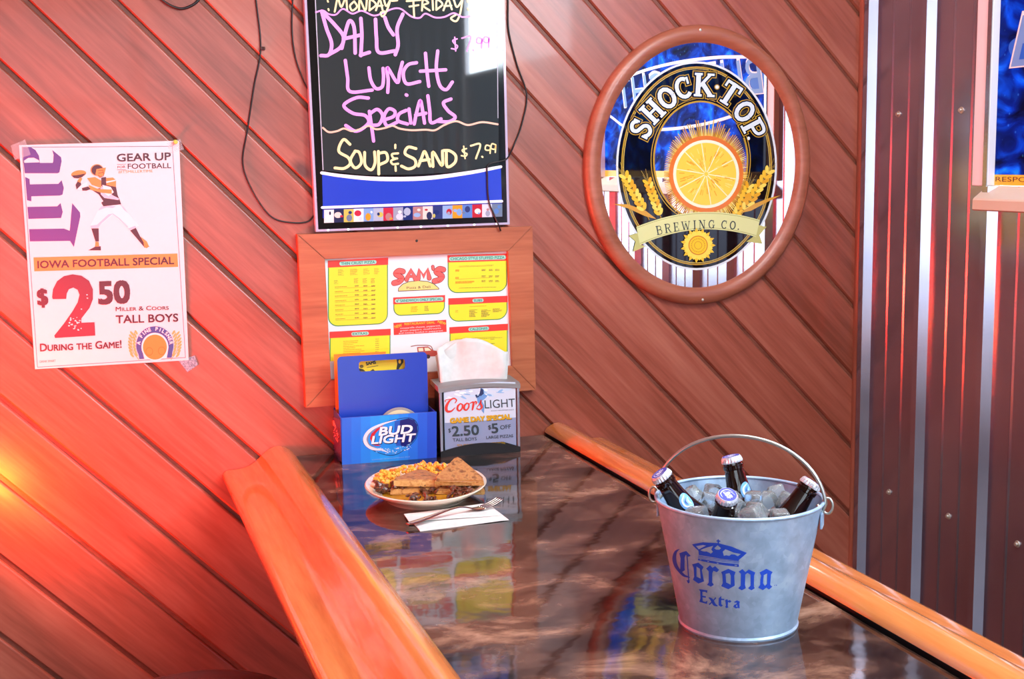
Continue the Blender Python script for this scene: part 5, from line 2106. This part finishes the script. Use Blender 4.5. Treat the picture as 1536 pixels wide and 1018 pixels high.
tube(bm, hook + pts[1:-1] + hook2, .0026, 10)
fix_normals(bm)
obj('bail', bm, M_WIRE, bucket, smooth=True)


def on_cone(px, py):
    d = ray(px, py)
    o = CAM - BC
    k = (RT_ - (RB_ + .0008)) / (BH - .006)
    r0 = RB_ + .0008 - k * .006
    # |o.xy + t d.xy| = r0 + k (o.z + t d.z)
    a = d.x ** 2 + d.y ** 2 - (k * d.z) ** 2
    rz = r0 + k * o.z
    b = 2 * (o.x * d.x + o.y * d.y - k * d.z * rz)
    c = o.x ** 2 + o.y ** 2 - rz ** 2
    disc = max(0.0, b * b - 4 * a * c)
    return CAM + d * ((-b - math.sqrt(disc)) / (2 * a))


A = Art(on_cone, lambda q: Vector((q.x - BC.x, q.y - BC.y, 0)).normalized(), step=0.0003, maxedge=5.0)
A.crop(1000, 795, 7.833)
BB = ('1f4fd0', 0.4)
A.L = 1
A.stroke(BB, [(150, 222), (108, 255), (90, 330), (108, 410), (150, 475), (205, 530), (270, 552)], [6, 30, 44, 40, 34, 28, 10], nib=None)
A.poly(BB, [(150, 270), (205, 250), (232, 243), (285, 302), (255, 310), (225, 288), (212, 320), (212, 440), (216, 468), (182, 490), (160, 470), (166, 330)])
A.stroke(BB, [(240, 290), (250, 440), (262, 600)], 11, smooth=False)
A.poly(BB, [(235, 588), (270, 585), (272, 612), (255, 626)])
A.poly(BB, [(300, 400), (375, 380), (435, 430), (415, 470), (440, 600), (375, 625), (310, 580), (325, 545), (318, 440)], [[(352, 425), (392, 452), (402, 568), (352, 545)]])
A.poly(BB, [(465, 450), (510, 410), (540, 440), (570, 420), (618, 465), (590, 492), (550, 475), (538, 500), (535, 610), (555, 640), (520, 662), (475, 640), (495, 615), (495, 480)])
A.poly(BB, [(640, 490), (725, 452), (810, 490), (795, 530), (800, 650), (725, 692), (640, 655), (660, 620), (655, 520)], [[(692, 512), (738, 502), (754, 532), (752, 638), (700, 612)]])
A.poly(BB, [(845, 485), (890, 455), (925, 490), (965, 460), (1040, 495), (1028, 530), (1025, 660), (1035, 680), (995, 705), (955, 680), (985, 650), (985, 520), (950, 500), (924, 520), (920, 640), (930, 680), (882, 705), (840, 680), (870, 650), (872, 510)])
A.poly(BB, [(1090, 495), (1170, 452), (1245, 490), (1225, 520), (1215, 640), (1240, 662), (1200, 695), (1170, 672), (1130, 702), (1075, 672), (1098, 640), (1100, 580), (1110, 530)], [[(1140, 525), (1182, 505), (1178, 630), (1152, 652), (1132, 622)]])
A.poly(BB, [(1258, 645), (1270, 638), (1272, 652)])
A.poly(BB, [(1278, 640), (1295, 640), (1292, 654)])
A.poly(BB, [(380, 690), (480, 705), (475, 738), (455, 722), (420, 722), (422, 768), (462, 775), (462, 792), (422, 786), (425, 832), (455, 842), (480, 826), (475, 865), (385, 840), (398, 800), (396, 720)])
A.stroke(BB, [(500, 792), (530, 815), (560, 868), (595, 888)], [12, 30, 32, 12])
A.stroke(BB, [(575, 795), (545, 830), (505, 868)], [16, 10, 16])
A.poly(BB, [(612, 800), (642, 770), (642, 802), (678, 806), (674, 820), (642, 818), (642, 868), (662, 882), (640, 898), (612, 880)])
A.poly(BB, [(688, 820), (712, 808), (722, 828), (742, 818), (762, 834), (742, 850), (722, 840), (718, 890), (726, 904), (702, 914), (688, 898), (698, 884)])
A.poly(BB, [(788, 842), (828, 822), (860, 838), (854, 860), (858, 918), (836, 910), (812, 918), (782, 898), (794, 876), (822, 864), (822, 846), (806, 850)], [[(816, 880), (830, 874), (832, 900), (818, 900)]])
# crown
A.poly(BB, [(300, 165), (430, 140), (470, 145), (600, 150), (760, 190), (905, 250), (942, 265), (905, 300), (850, 345), (845, 360), (620, 330), (380, 290), (375, 240), (320, 190)],
       [[(345, 185), (430, 172), (465, 180), (415, 205), (380, 225)], [(395, 232), (430, 218), (480, 200), (548, 182), (525, 225), (545, 252), (520, 275), (500, 262), (470, 248), (445, 250), (420, 245)],
        [(660, 250), (690, 222), (735, 240), (790, 262), (872, 278), (835, 305), (800, 285), (760, 282), (735, 300), (700, 292), (672, 300)], [(560, 210), (600, 175), (640, 210), (620, 228), (580, 226)]])
A.stroke(BB, [(375, 303), (620, 340), (850, 368)], 7)
A.stroke(BB, [(372, 318), (620, 357), (850, 384)], 6)
A.poly(BB, [(370, 330), (490, 350), (620, 375), (848, 398), (848, 430), (690, 412), (500, 380), (370, 352)], [[(392, 340), (412, 344), (408, 352), (390, 348)], [(480, 358), (500, 362), (498, 372), (480, 368)], [(590, 380), (612, 384), (610, 394), (590, 390)], [(800, 404), (830, 408), (828, 420), (800, 416)]])
A.poly(BB, [(600, 105), (612, 105), (614, 118), (632, 122), (632, 134), (616, 134), (616, 155), (600, 152), (600, 134), (586, 130), (586, 118), (600, 118)])
A.build('lettering', bucket)

# ---- bottles
M_AMBER = mat('amber_glass', '1e0804', 0.05)
_n, _l, _b = nodes(M_AMBER)
_b.inputs['Transmission Weight'].default_value = 0.25
_b.inputs['IOR'].default_value = 1.5
M_CAPW = mat('cap_rim', 'dfe3f0', 0.25, 0.5)
M_CAPB = mat('cap_blue', '2a34a8', 0.3)
M_LAB = mat('neck_label', '5f9fe0', 0.3)
BOT = [(0, 0), (.027, 0), (.0302, .003), (.0305, .008), (.0305, .125), (.0298, .138), (.0270, .150), (.0220, .163), (.0178, .177), (.0156, .190), (.0142, .203), (.0135, .210), (.0148, .2112), (.0150, .2165), (.0136, .2175), (.0134, .226), (0, .226)]
DROP = 0.014       # squat bottle: the body is that much shorter
BOT = [(r, z - DROP if z > .02 else z) for r, z in BOT]


def make_bottle():
    r = thing('beer_bottle', '', 'bottle', (0, 0, 0), 'beer bottles in the bucket')
    bm = NB()
    lathe(bm, BOT, 40)
    fix_normals(bm)
    obj('glass', bm, M_AMBER, r, smooth=0.7, local=True)
    bm = NB()
    nt = 42
    rings = []
    for rr_, z, f in ((.0146, .2065, 1), (.0149, .2085, 1), (.0142, .2128, .35), (.0128, .2150, 0), (.0126, .2154, 0)):
        rings.append([bm.verts.new(((rr_ + f * .0007 * (1 if i % 2 else -1)) * math.cos(2 * PI * i / nt), (rr_ + f * .0007 * (1 if i % 2 else -1)) * math.sin(2 * PI * i / nt), z)) for i in range(nt)])
    for a, b in zip(rings, rings[1:]):
        for i in range(nt):
            bm.faces.new((a[i], a[(i + 1) % nt], b[(i + 1) % nt], b[i]))
    bm.faces.new(rings[-1])
    bm.faces.new(rings[0][::-1])
    fix_normals(bm)
    cap = obj('cap', bm, M_CAPW, r, local=True)
    cap['label'] = 'white crimped bottle cap with a blue top'
    A = Art(lambda x, y: (x * .0001, -y * .0001, .2154), Vector((0, 0, 1)), step=.00012)
    A.L = 1
    A.ell(('2630a4', 0.3), 0, 0, 122, 122)
    A.L = 2
    A.stroke(('c9d2f0', 0.3), [(-20, -88), (-78, -40), (-82, 30), (-40, 84), (30, 88)], [3, 12, 14, 12, 3])
    A.stroke(('c9d2f0', 0.3), [(40, -90), (-10, -70), (-50, -30)], [3, 7, 3])
    A.text(('f2f4fc', 0.3), 'BUD', (-42, 0), (62, -12), h=36, bold=.03, shear=.25)
    A.text(('f2f4fc', 0.3), 'LIGHT', (-56, 44), (74, 30), h=34, bold=.03, shear=.25)
    cp = A.build('cap_print', cap)
    # small oval label wrapped on the neck
    def nm(x, y):
        z = .164 - y * .0001
        for (ra, za), (rb_, zb) in zip(BOT, BOT[1:]):
            if za <= z <= zb and zb > za:
                rad = ra + (rb_ - ra) * (z - za) / (zb - za)
        a = -PI / 2 + x * .0001 / rad
        return (rad * math.cos(a), rad * math.sin(a), z)
    A = Art(nm, lambda q: Vector((q.x, q.y, .006)).normalized(), step=.0003, maxedge=40)
    A.L = 1
    A.ell(('6aa6e6', 0.3), 0, 0, 95, 130, rot=10, n=28)
    A.L = 2
    A.stroke(('e8eef8', 0.3), [(50, -100), (-40, -50), (-50, 40), (20, 90)], [4, 22, 24, 6])
    A.stroke(('e8eef8', 0.3), [(60, -40), (30, 10), (40, 60)], [6, 16, 6])
    A.L = 3
    A.stroke(('2a44a8', 0.3), [(30, -60), (-10, -10), (0, 50)], [4, 16, 4])
    A.build('neck_label', r)
    return r


def place_bottle(o, px, py, delta, phi, lam, spin, label):
    p = on_plane(px, py, BC + tocam * delta, tocam)
    phi, lam = math.radians(phi), math.radians(lam)
    d = (UZ * (math.cos(phi) * math.cos(lam)) + lat * (math.sin(phi) * math.cos(lam)) + tocam * math.sin(lam)).normalized()
    q = d.to_track_quat('Z', 'Y')
    o.rotation_mode = 'QUATERNION'
    # turn the label (local -Y) toward the viewer, plus spin
    v = q.inverted() @ tocam
    a = math.atan2(v.y, v.x) + PI / 2 + math.radians(spin)
    from mathutils import Quaternion
    o.rotation_quaternion = q @ Quaternion((0, 0, 1), a)
    o.location = p - d * 0.212
    o['label'] = label
    return (o.location.copy(), d)


b0 = make_bottle()
axes = []
for i, a in enumerate([(991, 712, .020, -33, 9, 38, 'beer bottle leaning over the left rim of the bucket'),
                       (1097, 687, -.055, -13, -3, 42, 'beer bottle standing upright at the back of the bucket, cap edge on'),
                       (1091, 744, .072, 9, 30, -60, 'beer bottle leaning to the front of the bucket with its blue cap showing'),
                       (1217, 724, -.004, 33, -9, 110, 'beer bottle leaning on the right rim behind the bail')]):
    o = b0 if i == 0 else copy_tree(b0)
    axes.append(place_bottle(o, *a))

# ---- ice
M_ICE = mat('clear_ice', 'f4f8fc', 0.05, trans=0.82, ior=1.31)
_n, _l, _b = nodes(M_ICE)
_tc = _n.new('ShaderNodeTexCoord')
_nz = _n.new('ShaderNodeTexNoise')
_nz.inputs['Scale'].default_value = 55
_l.new(_tc.outputs['Object'], _nz.inputs['Vector'])
_rp = ramp(_n, [(0.45, (0.0, 0.0, 0.0)), (0.75, (0.5, 0.5, 0.5))])
_l.new(_nz.outputs['Fac'], _rp.inputs['Fac'])
_l.new(_rp.outputs[0], _b.inputs['Roughness'])
_bp = _n.new('ShaderNodeBump')
_bp.inputs['Strength'].default_value = 0.25
_bp.inputs['Distance'].default_value = 0.004
_l.new(_nz.outputs['Fac'], _bp.inputs['Height'])
_l.new(_bp.outputs[0], _b.inputs['Normal'])
ri = random.Random(12)
ice_mesh = []
for k in range(3):
    bm = NB()
    s_ = .0135
    box(bm, (-s_ * 1.1, -s_, -s_ * .9), (s_ * 1.1, s_, s_ * .9), bevel=.0042, seg=3)
    for v in bm.verts:
        v.co *= 1 + .05 * math.sin(v.co.x * 300 + k) * math.sin(v.co.y * 260 + 2 * k)
    me = bpy.data.meshes.new('ice_cube')
    bm.to_mesh(me)
    bm.free()
    me.materials.append(M_ICE)
    for p in me.polygons:
        p.use_smooth = True
    ice_mesh.append(me)
placed = []


def seg_dist(p):
    best = 9
    for b, d in axes:
        for j in range(0, 24):
            h_ = j * .01
            rad = .0305 if h_ < .121 else (.0305 - (h_ - .121) * .22)
            best = min(best, (p - (b + d * h_)).length - max(rad, .0145))
    return best


tries = 0
while len(placed) < 46 and tries < 9000:
    tries += 1
    layer = 0 if tries < 4000 else 1
    z = BH - .050 + ri.uniform(0, .012) if layer == 0 else BH - .022 + ri.uniform(-.004, .012)
    rad = math.sqrt(ri.random()) * (.074 if layer == 0 else .078)
    a = ri.uniform(0, 2 * PI)
    p = BC + Vector((rad * math.cos(a), rad * math.sin(a), z))
    if seg_dist(p) < .0125 or any((p - q).length < .0262 for q in placed):
        continue
    placed.append(p)
for i, p in enumerate(placed):
    o = bpy.data.objects.new('ice_cube', ice_mesh[i % 3])
    COL.objects.link(o)
    o.location = p
    o.rotation_euler = (ri.uniform(0, 6), ri.uniform(0, 6), ri.uniform(0, 6))
    tag(o, 'clear ice cube among the bottles in the galvanised bucket', 'ice cube', 'ice cubes in the bucket')
